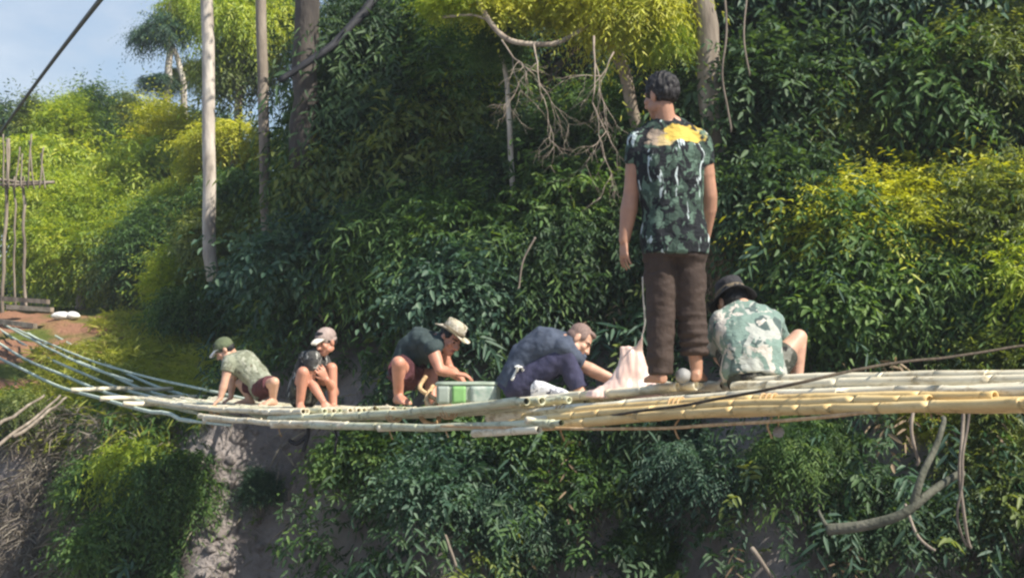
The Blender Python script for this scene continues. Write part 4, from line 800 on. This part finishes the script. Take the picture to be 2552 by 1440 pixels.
def limb_rings(pr):
    out = []
    for i, (p, r) in enumerate(pr):
        a = pr[max(i - 1, 0)][0]; b_ = pr[min(i + 1, len(pr) - 1)][0]; d = (b_ - a).normalized(); u = d.orthogonal().normalized(); out.append((p, u * r, d.cross(u) * r))
    return out
def trousers(J, k=1.0, to=1.0, shin=(.072, .066), thigh=(.102, .084), parts=(1.0, 1.0), waist=.10):
    """to <= 1: shorts that end along the thigh; parts: how far down each shin the legs reach"""
    S = Sculpt(); R = torso_rings(J, .014, k); pel = J['pelvis']; up0 = (J['chest'] - pel).normalized()
    S.loft([(R[0][0] - up0 * .02, R[0][1] * .95, R[0][2] * .95), (R[1][0], R[1][1] * .96, R[1][2] * .95), (pel + up0 * waist * .9, R[1][1] * .86, R[1][2] * .86)])
    for sd, pt in zip('LR', parts):
        hp, kn, an = J['hip' + sd], J['kn' + sd], J['an' + sd]; S.cap(hp, hp, .105 * k)
        e = hp.lerp(kn, min(to, 1)); S.loft(limb_rings([(hp, thigh[0] * k), (hp.lerp(e, .5), (thigh[0] + thigh[1]) / 2 * k), (e, thigh[1] * k)]), 20, 2.1)
        if to >= 1:
            S.cap(kn, kn, thigh[1] * k * .98); b_ = kn.lerp(an, pt); S.loft(limb_rings([(kn, thigh[1] * k * .97), (kn.lerp(b_, .35), shin[0] * k * 1.03), (b_, shin[1] * k)]), 20, 2.1)
    return S
def sub(H, S, x, y, z, a, b_, d):
    s = H['s']; S.ell(H['q'](x, y, z), H['r'] * a * s, H['f'] * b_ * s, H['up'] * d * s)
def hair_cap(H, thick=.010, low=0.0):
    S = Sculpt(); sub(H, S, 0, -.020, .040, .076 + thick * .7, .086 + thick, .080 + thick); sub(H, S, 0, -.040, .0 + low, .070 + thick * .5, .064 + thick, .060); sub(H, S, .0, .045, .088, .052, .036, .022)
    for sg in (-1, 1): sub(H, S, .064 * sg, .012, .030, .014, .028, .034)
    return S
def brim_hat(H, name, mat, parent, brim=.062, tilt=0.0, height=.095, droop=.018, z0=.048, curl=0.0):
    """soft bucket hat: crown with a flat top, a pinch seam and a wavy brim of real thickness"""
    s = H['s']; mb = MB(); q = H['q']; seg = 40; prof = [(.080, 0.0), (.083, .02), (.080, .055), (.074, .085), (.060, height), (.03, height + .005), (.002, height + .006)]
    def ringp(rad, z, wav=0, th=0): 
        out = []
        for k in range(seg):
            a = 2 * math.pi * k / seg; w = wav * (math.sin(a * 3 + 1) * .5 + math.sin(a * 2) * .5) + curl * wav * 2 * abs(math.cos(a))
            out.append(q(math.cos(a) * rad * .94, -.012 + math.sin(a) * rad * 1.14, z0 + z + w + th))
        return out
    rings = [ringp(.078, .004, 0), ringp(.080 + brim * .5, -droop * .35, .008), ringp(.080 + brim, -droop, .016), ringp(.080 + brim + .003, -droop + .003, .016), ringp(.080 + brim, -droop + .006, .016), ringp(.080 + brim * .5, -droop * .35 + .007, .008)] + [ringp(r_, z + .007) for r_, z in prof]
    for rg in rings: mb.v += rg
    for i in range(len(rings) - 1):
        for k in range(seg):
            k2 = (k + 1) % seg; mb.f.append((i * seg + k, i * seg + k2, (i + 1) * seg + k2, (i + 1) * seg + k))
    mb.f.append(tuple((len(rings) - 1) * seg + k for k in range(seg)))
    hat = mb.build(name, mat, parent)
    b2 = MB(); rg = [ringp(.0845, .012), ringp(.0860, .013), ringp(.0855, .034), ringp(.084, .035)]
    for r_ in rg: b2.v += r_
    for i in range(3):
        for k in range(seg):
            k2 = (k + 1) % seg; b2.f.append((i * seg + k, i * seg + k2, (i + 1) * seg + k2, (i + 1) * seg + k))
    off = parent_world(hat); me = bpy.data.meshes.new('hat_band'); me.from_pydata([tuple(v - off) for v in b2.v], [], b2.f); me.polygons.foreach_set('use_smooth', np.ones(len(me.polygons), bool)); link_mesh('hat_band', me, M['hatband'], hat)
    return hat
def ball_cap(H, mat, brim_mat, parent, turn=1.0):
    S = Sculpt(); sub(H, S, 0, -.012, .044, .085, .104, .086); sub(H, S, 0, -.03, .012, .083, .082, .034)
    cap = S.build('cap', mat, parent, .006, 3); S.v = []; S.f = []
    mb = MB(); q = H['q']; rows = []
    for j, (y, w, z) in enumerate(((.055, .070, .050), (.095, .068, .052), (.130, .058, .044), (.158, .036, .034), (.166, .012, .030))):
        rows.append([q(w * x, turn * (y - .02 * abs(x) ** 2), z - .018 * x * x) for x in np.linspace(-1, 1, 11)])
    for th in (0, .006):
        for rw in rows: mb.v += [v + H['up'] * th for v in rw]
    n = len(rows); m_ = 11
    for t in range(2):
        for j in range(n - 1):
            for k in range(m_ - 1):
                a = t * n * m_ + j * m_ + k; mb.f.append((a, a + 1, a + m_ + 1, a + m_))
    for k in range(m_ - 1): a = (n - 1) * m_ + k; mb.f.append((a, a + 1, a + 1 + n * m_, a + n * m_))
    for j in range(n - 1):
        for k in (0, m_ - 1): a = j * m_ + k; mb.f.append((a, a + m_, a + m_ + n * m_, a + n * m_))
    b_ = mb.build('brim', brim_mat, cap); return cap
M['hatband'] = cloth_mat('hat_band_cloth', (0.16, 0.13, 0.09))

def joints(Y0, **kw):
    J = {}
    for k, v in kw.items(): J[k] = P(v[0], v[1], Y0 + (v[2] if len(v) > 2 else 0))
    return J
X_ = Vector((1, 0, 0)); Y_ = Vector((0, 1, 0)); Z_ = Vector((0, 0, 1))

# --- standing person seen from behind
J = joints(7.62, pelvis=(1680, 600), waist=(1678, 530), chest=(1668, 430), neck=(1664, 312), shL=(1592, 352), shR=(1744, 352), elL=(1573, 486, .02), elR=(1768, 488, .03), wrL=(1556, 598, .0), wrR=(1757, 590, .13),
           hipL=(1645, 632), hipR=(1718, 632), knL=(1647, 780, .01), knR=(1722, 776, .02), anL=(1645, 922, 0), anR=(1736, 918, .02), head=(1646, 240, 0))
J['pelvis'] += 0 * Y_
J['toeL'] = Vector((-.25, 1, 0)); J['toeR'] = Vector((.25, 1, 0)); J['nape'] = Vector((0.015, -.02, -.05)); J['calfdir'] = (0, -1, 0); J['fat'] = 1.0; J['arm'] = 1.15; J['collar'] = .098; J['cw'] = .062
J['handL'] = (Vector((-.02, .02, -1)), Vector((1, .5, 0)), Vector((.1, 1, 0)), .32); J['handR'] = (Vector((-.25, .55, -.8)), Vector((-1, .3, 0)), Vector((-.1, .9, -.2)), .4)
man = empty('person', Vector((J['anL'].x + .09, 7.62, J['anL'].z - .075)), 'person standing with the back turned, camouflage shirt with a yellow patch and rolled brown trousers', 'person')
S = body(J, .98, hs=.98); H = head(S, J['head'] + Vector((0, 0, 0.0)), Vector((-.66, .74, -.16)), Vector((0, 0, 1)), 1.0)
S.build('body', M['skin_a'], man, .005, 5, extra=face_extra(H, None), near=H['c'])
hair_cap(H, .012, .004).build('hair', M['hair'], man, .005, 1, wrinkle=(.010, 48, (1, 1, .5)))
mt, nt, b, col = camo_mat('dark_camouflage', (0.038, 0.062, 0.050), (0.012, 0.014, 0.018), (0.085, 0.135, 0.105), (0.42, 0.49, 0.50), 15.0, (0.47, 0.56, 0.615), streak=.30)
# yellow and tan patches of colour masked onto the upper back
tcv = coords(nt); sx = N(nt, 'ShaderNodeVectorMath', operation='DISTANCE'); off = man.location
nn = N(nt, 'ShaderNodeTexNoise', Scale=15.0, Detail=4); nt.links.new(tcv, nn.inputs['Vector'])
def back_patch(px, py, rad, colr, prev):
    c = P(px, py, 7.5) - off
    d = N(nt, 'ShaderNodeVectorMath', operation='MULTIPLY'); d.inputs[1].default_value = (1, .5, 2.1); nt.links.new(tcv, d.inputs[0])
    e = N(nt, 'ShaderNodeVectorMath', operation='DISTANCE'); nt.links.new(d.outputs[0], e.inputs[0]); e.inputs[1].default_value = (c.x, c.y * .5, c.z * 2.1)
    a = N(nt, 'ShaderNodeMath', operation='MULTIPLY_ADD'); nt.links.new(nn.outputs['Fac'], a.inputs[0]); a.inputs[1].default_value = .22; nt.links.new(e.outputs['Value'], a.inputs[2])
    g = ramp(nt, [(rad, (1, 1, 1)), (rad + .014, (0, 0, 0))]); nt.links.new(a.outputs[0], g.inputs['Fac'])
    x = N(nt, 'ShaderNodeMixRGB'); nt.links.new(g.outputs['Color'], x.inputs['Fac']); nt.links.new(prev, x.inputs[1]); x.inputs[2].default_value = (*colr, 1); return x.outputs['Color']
col = back_patch(1640, 340, .18, (0.28, 0.22, 0.17), col); col = back_patch(1662, 345, .165, (0.42, 0.32, 0.16), col); col = back_patch(1708, 330, .212, (0.50, 0.36, 0.08), col)
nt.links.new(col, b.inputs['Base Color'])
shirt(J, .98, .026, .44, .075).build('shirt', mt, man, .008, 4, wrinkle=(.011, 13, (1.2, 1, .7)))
M['trouser_brown'] = cloth_mat('brown_trouser', (0.050, 0.036, 0.031), var=.2)
T = trousers(J, .98, 1.0, (.077, .066), (.092, .081), (1.08, .72))
for i in range(5):
    c = J['knR'].lerp(J['anR'], .06 + .16 * i); T.loft(limb_rings([(c - Z_ * .022, .066), (c, .087 if i != 4 else .080), (c + Z_ * .022, .066)]), 18, 2)
T.build('trousers', M['trouser_brown'], man, .008, 3, wrinkle=(.009, 11, (1, 1, 1.5)))

# --- squatting person in a dark cap, seen from behind
J = joints(7.62, pelvis=(1878, 925, -.02), waist=(1875, 880, -.02), chest=(1862, 838, .06), neck=(1852, 772, .12), shL=(1797, 800, .10), shR=(1922, 796, .12), elL=(1786, 876, .26), elR=(1952, 870, .27), wrL=(1820, 925, .42), wrR=(1930, 915, .45),
           hipL=(1845, 930, 0), hipR=(1915, 930, 0), knL=(1798, 838, .36), knR=(1990, 842, .10), anL=(1815, 938, .25), anR=(1986, 944, .10), head=(1824, 756, .21))
J['toeL'] = Vector((-.2, 1, 0)); J['toeR'] = Vector((.35, 1, 0)); J['nape'] = Vector((.03, -.05, -.04))
J['handL'] = (Vector((.4, .6, -.6)), Vector((.5, .2, -.6)), X_, .6); J['handR'] = (Vector((-.4, .6, -.6)), Vector((-.5, .2, -.6)), -X_, .6)
pc = empty('person', deck(7.6, .38), 'person squatting with back turned, dark bucket hat, pale green camouflage shirt, one bare knee', 'person')
S = body(J, .92); H = head(S, J['head'], Vector((-.35, .85, -.55)), Vector((-.1, .35, 1)), 1.0)
S.build('body', M['skin_c'], pc, .0055, 5, extra=face_extra(H, None), near=H['c']); hair_cap(H, .008).build('hair', M['hair'], pc, .006, 2, wrinkle=(.004, 60, (1, 1, .5)))
M['camo_pale'] = camo_mat('pale_camouflage', (0.15, 0.215, 0.19), (0.33, 0.345, 0.32), (0.07, 0.10, 0.098), (0.46, 0.43, 0.39), 9.0, (0.51, 0.58, 0.58))[0]
shirt(J, .95, .026, .98, .06).build('shirt', M['camo_pale'], pc, .008, 4, wrinkle=(.011, 12, (1.2, 1, .7)))
M['camo_dark'] = camo_mat('dark_camouflage_trouser', (0.05, 0.055, 0.045), (0.018, 0.018, 0.02), (0.10, 0.095, 0.08), (0.16, 0.16, 0.14), 12)[0]
trousers(J, .92, .62).build('shorts', M['camo_dark'], pc, .009, 4, wrinkle=(.008, 14, (1, 1, 1)))
M['hat_dark'] = cloth_mat('dark_hat_cloth', (0.035, 0.034, 0.038))
brim_hat(H, 'bucket_hat', M['hat_dark'], pc, .052, 0, .075, .034, .036)

# --- bending person in navy with shaved head
J = joints(9.6, pelvis=(1288, 955, .10), waist=(1304, 898, .10), chest=(1352, 862, .07), neck=(1414, 850, .02), shL=(1404, 852, .20), shR=(1402, 866, -.10), elL=(1452, 912, .20), elR=(1446, 908, .04), wrL=(1532, 955, .16), wrR=(1522, 940, .0),
           hipL=(1290, 962, .18), hipR=(1290, 964, .0), knL=(1408, 892, .24), knR=(1404, 884, -.07), anL=(1450, 975, .22), anR=(1444, 974, -.08), head=(1443, 848, .0))
J['toeL'] = Vector((1, -.1, 0)); J['toeR'] = Vector((1, -.25, 0)); J['nape'] = Vector((-.06, 0, -.0))
J['handL'] = (Vector((1, -.2, -.25)), Vector((0, -.3, -1)), -Y_, .5); J['handR'] = (Vector((1, .1, .05)), Vector((.1, .3, -1)), Y_, .55)
pd = empty('person', deck(9.6, .45), 'person with a shaved head sitting bent forward in navy shirt and navy trousers', 'person')
S = body(J, 1.0); H = head(S, J['head'], Vector((.72, -.16, -.62)), Vector((.75, .1, .6)), .97)
S.build('body', M['skin_c'], pd, .0055, 5, extra=face_extra(H, None), near=H['c'])
M['stubble'] = noise_mat('shaved_hair', [(0.3, (0.13, 0.088, 0.078)), (0.7, (0.22, 0.15, 0.13))], scale=80, rough=.7, bump=.2)
hair_cap(H, .001).build('hair', M['stubble'], pd, .006, 3)
M['navy'] = cloth_mat('navy_cloth', (0.055, 0.068, 0.10), var=.3); M['navy2'] = cloth_mat('navy_trouser_cloth', (0.038, 0.038, 0.075), var=.25)
shirt(J, 1.0, .016, .88, .07).build('shirt', M['navy'], pd, .008, 4, wrinkle=(.010, 12, (1, 1, 1)))
tr = trousers(J, 1.0, 1.0, (.068, .062), (.104, .082), (.93, .93)).build('trousers', M['navy2'], pd, .008, 4, wrinkle=(.010, 11, (1.2, 1, 1)))
mb = MB(); q0 = [(1279, 924), (1284, 914), (1293, 912), (1301, 917), (1304, 924)]
def onto(px, py, base, o, lift=.004):
    """drop a mark onto the visible surface of o"""
    O = Vector((0, 0, 0)); d = P(px, py, 1.0).normalized(); off = parent_world(o)
    ok, loc, nrm_, ix = o.ray_cast(O - off, d)
    return (loc + off + nrm_ * lift) if ok else P(px, py, base)
bpy.context.view_layer.update()
for pts in (q0, [(1291, 914), (1288, 925), (1281, 938), (1276, 948)]):
    mb.tube([onto(x, y, 9.4, tr) for x, y in pts], .010, 6)
off = parent_world(tr); mb.v = [v - off for v in mb.v]; mk = mb.build('emblem', M['white'], tr, world=False)
M['shoe_camo'] = camo_mat('white_patterned_shoe', (0.62, 0.62, 0.66), (0.30, 0.31, 0.36), (0.75, 0.75, 0.78), (0.10, 0.10, 0.13), 16)[0]
sr = empty('shoe', P(1368, 996, 9.32), 'white patterned shoe lying in front of the person in navy', 'shoe')
S = Sculpt(); c = P(1366, 992, 9.32); t = Vector((.95, -.3, 0)).normalized(); w = t.cross(Z_)
S.loft([(c - t * .115 + Z_ * .05, w * .026, Z_ * .04), (c - t * .085 + Z_ * .062, w * .038, Z_ * .058), (c - t * .03 + Z_ * .058, w * .040, Z_ * .052), (c + t * .05 + Z_ * .042, w * .046, Z_ * .036), (c + t * .11 + Z_ * .034, w * .042, Z_ * .028), (c + t * .135 + Z_ * .028, w * .028, Z_ * .018)])
S.build('upper', M['shoe_camo'], sr, .005, 2)
S = Sculpt(); S.loft([(c - t * .12 + Z_ * .004, w * .03, Z_ * .016), (c - t * .06 + Z_ * .004, w * .041, Z_ * .016), (c + t * .07 + Z_ * .004, w * .049, Z_ * .015), (c + t * .14 + Z_ * .008, w * .028, Z_ * .013)]); S.build('sole', M['white'], sr, .005, 2)

# --- squatting person in a camouflage brimmed hat
J = joints(10.3, pelvis=(1012, 930, .12), waist=(1020, 880, .12), chest=(1048, 858, .08), neck=(1096, 846, .0), shL=(1090, 850, .18), shR=(1078, 870, -.15), elL=(1120, 920, .20), elR=(1096, 922, -.22), wrL=(1150, 945, .06), wrR=(1132, 930, -.12),
           hipL=(1015, 938, .21), hipR=(1012, 940, .02), knL=(1075, 935, .15), knR=(993, 905, -.24), anL=(1078, 992, .05), anR=(993, 982, -.12), head=(1122, 846, -.03))
J['toeL'] = Vector((1, -.5, 0)); J['toeR'] = Vector((.5, -1, 0)); J['nape'] = Vector((-.05, .01, -.02))
J['handL'] = (Vector((.5, -.6, -.5)), Vector((-.2, -.3, -1)), X_, .6); J['handR'] = (Vector((1, .2, -.15)), Vector((0, .2, -1)), Y_, .6)
ph = empty('person', deck(10.3, .0), 'person squatting in a camouflage brimmed hat and dark sleeveless top, reaching over the box', 'person')
S = body(J, .98); H = head(S, J['head'], Vector((.62, -.62, -.42)), Vector((.45, .0, 1)), .98)
S.build('body', M['skin_b'], ph, .0055, 5, extra=face_extra(H, None), near=H['c']); hair_cap(H, .008).build('hair', M['hair'], ph, .006, 2, wrinkle=(.004, 60, (1, 1, .5)))
M['top_dark'] = cloth_mat('dark_teal_top', (0.035, 0.05, 0.052), var=.35)
shirt(J, .98, .020, .14, .07).build('shirt', M['top_dark'], ph, .008, 4, wrinkle=(.009, 12, (1, 1, 1)))
M['maroon'] = cloth_mat('maroon_cloth', (0.075, 0.028, 0.034), var=.3)
trousers(J, .98, .68, thigh=(.11, .10)).build('shorts', M['maroon'], ph, .008, 4, wrinkle=(.008, 13, (1, 1, 1)))
M['hat_camo'] = camo_mat('hat_camouflage', (0.40, 0.36, 0.28), (0.22, 0.20, 0.13), (0.54, 0.49, 0.42), (0.12, 0.10, 0.08), 14, (0.52, 0.56, 0.62))[0]
brim_hat(H, 'brimmed_hat', M['hat_camo'], ph, .060, 0, .090, .008, .050, .6)

# --- second crouching person, bare shins, cap
J = joints(12.0, pelvis=(752, 985, .22), waist=(762, 948, .20), chest=(775, 912, .12), neck=(795, 882, .02), shL=(778, 892, -.12), shR=(802, 894, .16), elL=(774, 950, -.10), elR=(834, 978, .08), wrL=(806, 1000, -.22), wrR=(814, 946, -.12),
           hipL=(748, 990, .10), hipR=(765, 988, .30), knL=(755, 928, -.18), knR=(826, 918, .02), anL=(748, 1004, -.12), anR=(830, 1006, .0), head=(812, 852, -.05))
J['toeL'] = Vector((.25, -1, 0)); J['toeR'] = Vector((.35, -1, 0)); J['nape'] = Vector((-.02, .04, -.06))
J['handL'] = (Vector((.4, -.3, -1)), Vector((0, .3, -.3)), X_, .4); J['handR'] = (Vector((-.35, -.2, .6)), Vector((-.3, .5, .1)), -X_, .5)
pb = empty('person', deck(12, 0), 'person crouching with bare shins drawn up, dark camouflage top, cap with pale brim', 'person')
S = body(J, .97); H = head(S, J['head'], Vector((-.62, -.70, -.30)), Vector((-.1, -.1, 1)), .96)
S.build('body', M['skin_b'], pb, .006, 5, extra=face_extra(H, None), near=H['c']); hair_cap(H, .009, -.01).build('hair', M['hair'], pb, .006, 2)
M['camo_top'] = camo_mat('grey_camouflage', (0.05, 0.05, 0.05), (0.02, 0.02, 0.025), (0.22, 0.21, 0.20), (0.36, 0.36, 0.34), 11)[0]
shirt(J, .97, .018, .55, .06).build('shirt', M['camo_top'], pb, .008, 4, wrinkle=(.008, 12, (1, 1, 1)))
trousers(J, .95, .60, thigh=(.105, .092)).build('shorts', M['camo_dark'], pb, .008, 4, wrinkle=(.008, 13, (1, 1, 1)))
M['cap_grey'] = cloth_mat('grey_pink_cap', (0.30, 0.235, 0.215)); M['cap_pale'] = cloth_mat('pale_brim', (0.62, 0.58, 0.50))
ball_cap(H, M['cap_grey'], M['cap_pale'], pb)

# --- leftmost crouching person leaning on a hand
J = joints(13.5, pelvis=(655, 966, .0), waist=(640, 938, .02), chest=(610, 908, .04), neck=(576, 888, .04), shL=(571, 902, -.15), shR=(592, 892, .22), elL=(560, 952, -.20), elR=(580, 945, .25), wrL=(549, 992, -.22), wrR=(575, 990, .2),
           hipL=(652, 970, -.10), hipR=(658, 968, .10), knL=(683, 952, -.34), knR=(600, 955, .22), anL=(680, 992, -.26), anR=(622, 992, .15), head=(560, 872, .0))
J['toeL'] = Vector((-.5, -1, 0)); J['toeR'] = Vector((-1, .1, 0)); J['nape'] = Vector((.05, 0, -.0))
J['handL'] = (Vector((-.6, -.2, -.6)), Vector((.1, 0, -1)), Y_, .25); J['handR'] = (Vector((-.7, 0, -.5)), -Z_, -Y_, .3)
pa_ = empty('person', deck(13.5, -.05), 'leftmost crouching person leaning on one hand, white brimmed cap, faded khaki shirt and maroon shorts', 'person')
S = body(J, .95); H = head(S, J['head'], Vector((-.80, -.05, -.62)), Vector((-.6, 0, .8)), .96)
S.build('body', M['skin_c'], pa_, .006, 5, extra=face_extra(H, None), near=H['c']); hair_cap(H, .003, -.01).build('hair', M['hair'], pa_, .006, 2)
M['camo_khaki'] = camo_mat('faded_khaki', (0.22, 0.235, 0.18), (0.155, 0.165, 0.12), (0.31, 0.32, 0.26), (0.11, 0.10, 0.07), 10, (0.52, 0.56, 0.63))[0]
shirt(J, .95, .024, .50, .07).build('shirt', M['camo_khaki'], pa_, .008, 4, wrinkle=(.009, 12, (1, 1, 1)))
trousers(J, .95, .75, thigh=(.105, .09)).build('shorts', M['maroon'], pa_, .008, 4, wrinkle=(.008, 13, (1, 1, 1)))
M['cap_green'] = cloth_mat('dull_green_cap', (0.10, 0.12, 0.07)); ball_cap(H, M['cap_green'], M['white'], pa_)

# --- box, pink plastic bag
bx = empty('box', P(1168, 1006, 9.75), 'pale box with a bright green stripe standing beside the person in navy', 'box')
c = P(1168, 979, 9.75); hx, hz = 79 / F * 9.75, 27 / F * 9.75
def rbox(c, sx_, sy_, sz_, rad, name, mat, par, dent=.0):
    bm = bmesh.new(); bmesh.ops.create_cube(bm, size=2)
    for v in bm.verts: v.co = Vector((v.co.x * sx_, v.co.y * sy_, v.co.z * sz_))
    bmesh.ops.bevel(bm, geom=bm.edges[:], offset=rad, segments=3, affect='EDGES'); bmesh.ops.subdivide_edges(bm, edges=[e for e in bm.edges if e.calc_length() > .04], cuts=5, use_grid_fill=True)
    off = parent_world(par)
    for v in bm.verts: v.co += Vector(mnoise.noise_vector((v.co + Vector((3, 1, 2))) * 9)) * dent
    for v in bm.verts: v.co += Vector(c) - off
    for f in bm.faces: f.smooth = True
    me = bpy.data.meshes.new(name); bm.to_mesh(me); bm.free(); return link_mesh(name, me, mat, par)
M['box_grey'] = noise_mat('pale_box', [(0.3, (0.20, 0.25, 0.20)), (0.7, (0.31, 0.36, 0.30))], scale=9, rough=.6, bump=.2)
M['box_green'] = noise_mat('green_print', [(0.3, (0.15, 0.31, 0.11)), (0.7, (0.22, 0.41, 0.16))], scale=9, rough=.55, bump=.1)
M['box_teal'] = noise_mat('teal_print', [(0.3, (0.16, 0.24, 0.21)), (0.5, (0.30, 0.36, 0.32)), (0.7, (0.44, 0.46, 0.43))], scale=16, rough=.55, bump=.1)
M['box_white'] = noise_mat('white_print', [(0.3, (0.20, 0.235, 0.21)), (0.7, (0.28, 0.32, 0.29))], scale=9, rough=.55, bump=.1)
rbox(c, hx, .12, hz, .02, 'case', M['box_grey'], bx, .006); rbox(c + Vector((0, 0, hz - .012)), hx + .006, .127, .016, .008, 'lid', M['box_grey'], bx, .003)
rbox(P(1144, 984, 9.625), 17 / F * 9.6, .008, 22 / F * 9.6, .004, 'green_panel', M['box_green'], bx); rbox(P(1105, 984, 9.625), 15 / F * 9.6, .008, 22 / F * 9.6, .004, 'white_panel', M['box_white'], bx); rbox(P(1205, 984, 9.625), 33 / F * 9.6, .008, 22 / F * 9.6, .004, 'printed_panel', M['box_teal'], bx)
bag = empty('plastic_bag', P(1575, 985, 8.3), 'pinkish plastic bag tied up beside the brown trousers', 'bag')
m, nt, b = new_mat('pink_plastic'); v = coords(nt); n = N(nt, 'ShaderNodeTexNoise', Scale=9, Detail=4); nt.links.new(v, n.inputs['Vector']); r = ramp(nt, [(.3, (.58, .40, .35)), (.7, (.72, .55, .49))]); nt.links.new(n.outputs['Fac'], r.inputs['Fac']); nt.links.new(r.outputs['Color'], b.inputs['Base Color']); b.inputs['Roughness'].default_value = .35; b.inputs['Subsurface Weight'].default_value = .2; b.inputs['Subsurface Radius'].default_value = (.03, .02, .02); M['pink'] = m
S = Sculpt()
S.loft([(P(1560, 992, 8.3), X_ * .20, Y_ * .10), (P(1566, 972, 8.3), X_ * .185, Y_ * .10), (P(1574, 945, 8.3), X_ * .130, Y_ * .07), (P(1577, 910, 8.3), X_ * .088, Y_ * .045), (P(1574, 880, 8.3), X_ * .068, Y_ * .026), (P(1572, 864, 8.3), X_ * .064, Y_ * .014)], 24, 2.0)
S.loft([(P(1585, 880, 8.3), X_ * .045, Y_ * .014), (P(1594, 862, 8.28), X_ * .022, Y_ * .012), (P(1601, 838, 8.25), X_ * .006, Y_ * .006)], 12, 2)
S.loft([(P(1500, 990, 8.3), X_ * .10, Y_ * .09), (P(1500, 975, 8.3), X_ * .085, Y_ * .07), (P(1510, 962, 8.3), X_ * .03, Y_ * .03)], 16, 2)
S.loft([(P(1640, 985, 8.2), X_ * .07, Y_ * .06), (P(1632, 968, 8.2), X_ * .05, Y_ * .04), (P(1622, 955, 8.22), X_ * .02, Y_ * .02)], 16, 2)
S.build('bag_body', M['pink'], bag, .006, 2, wrinkle=(.009, 13, (1.6, 1, .6)))
mb = MB(); mb.tube(wob([P(1600, 838, 8.25), P(1607, 800, 8.0), P(1603, 730, 7.82), P(1602, 690, 7.75)], .004, 3, 8), .0045, 5); mb.build('drawstring', M['white'], bag)

# ------------------------------------------------------------------ haze in the air of the valley
mb = MB(); mb.box((0, 55, 10), (75, 0, 0), (0, 66, 0), (0, 0, 17)); hz_ = mb.build('haze', None, None, smooth=False)
m = bpy.data.materials.new('haze_air'); m.use_nodes = True; nt = m.node_tree; nt.nodes.clear(); out = nt.nodes.new('ShaderNodeOutputMaterial')
pv = nt.nodes.new('ShaderNodeVolumePrincipled'); pv.inputs['Density'].default_value = 0.0013; pv.inputs['Color'].default_value = (0.80, 0.88, 0.95, 1); pv.inputs['Anisotropy'].default_value = 0.2
nt.links.new(pv.outputs['Volume'], out.inputs['Volume']); hz_.data.materials.append(m); tag(hz_, 'thin bluish haze in the air of the valley', 'haze', kind='stuff')
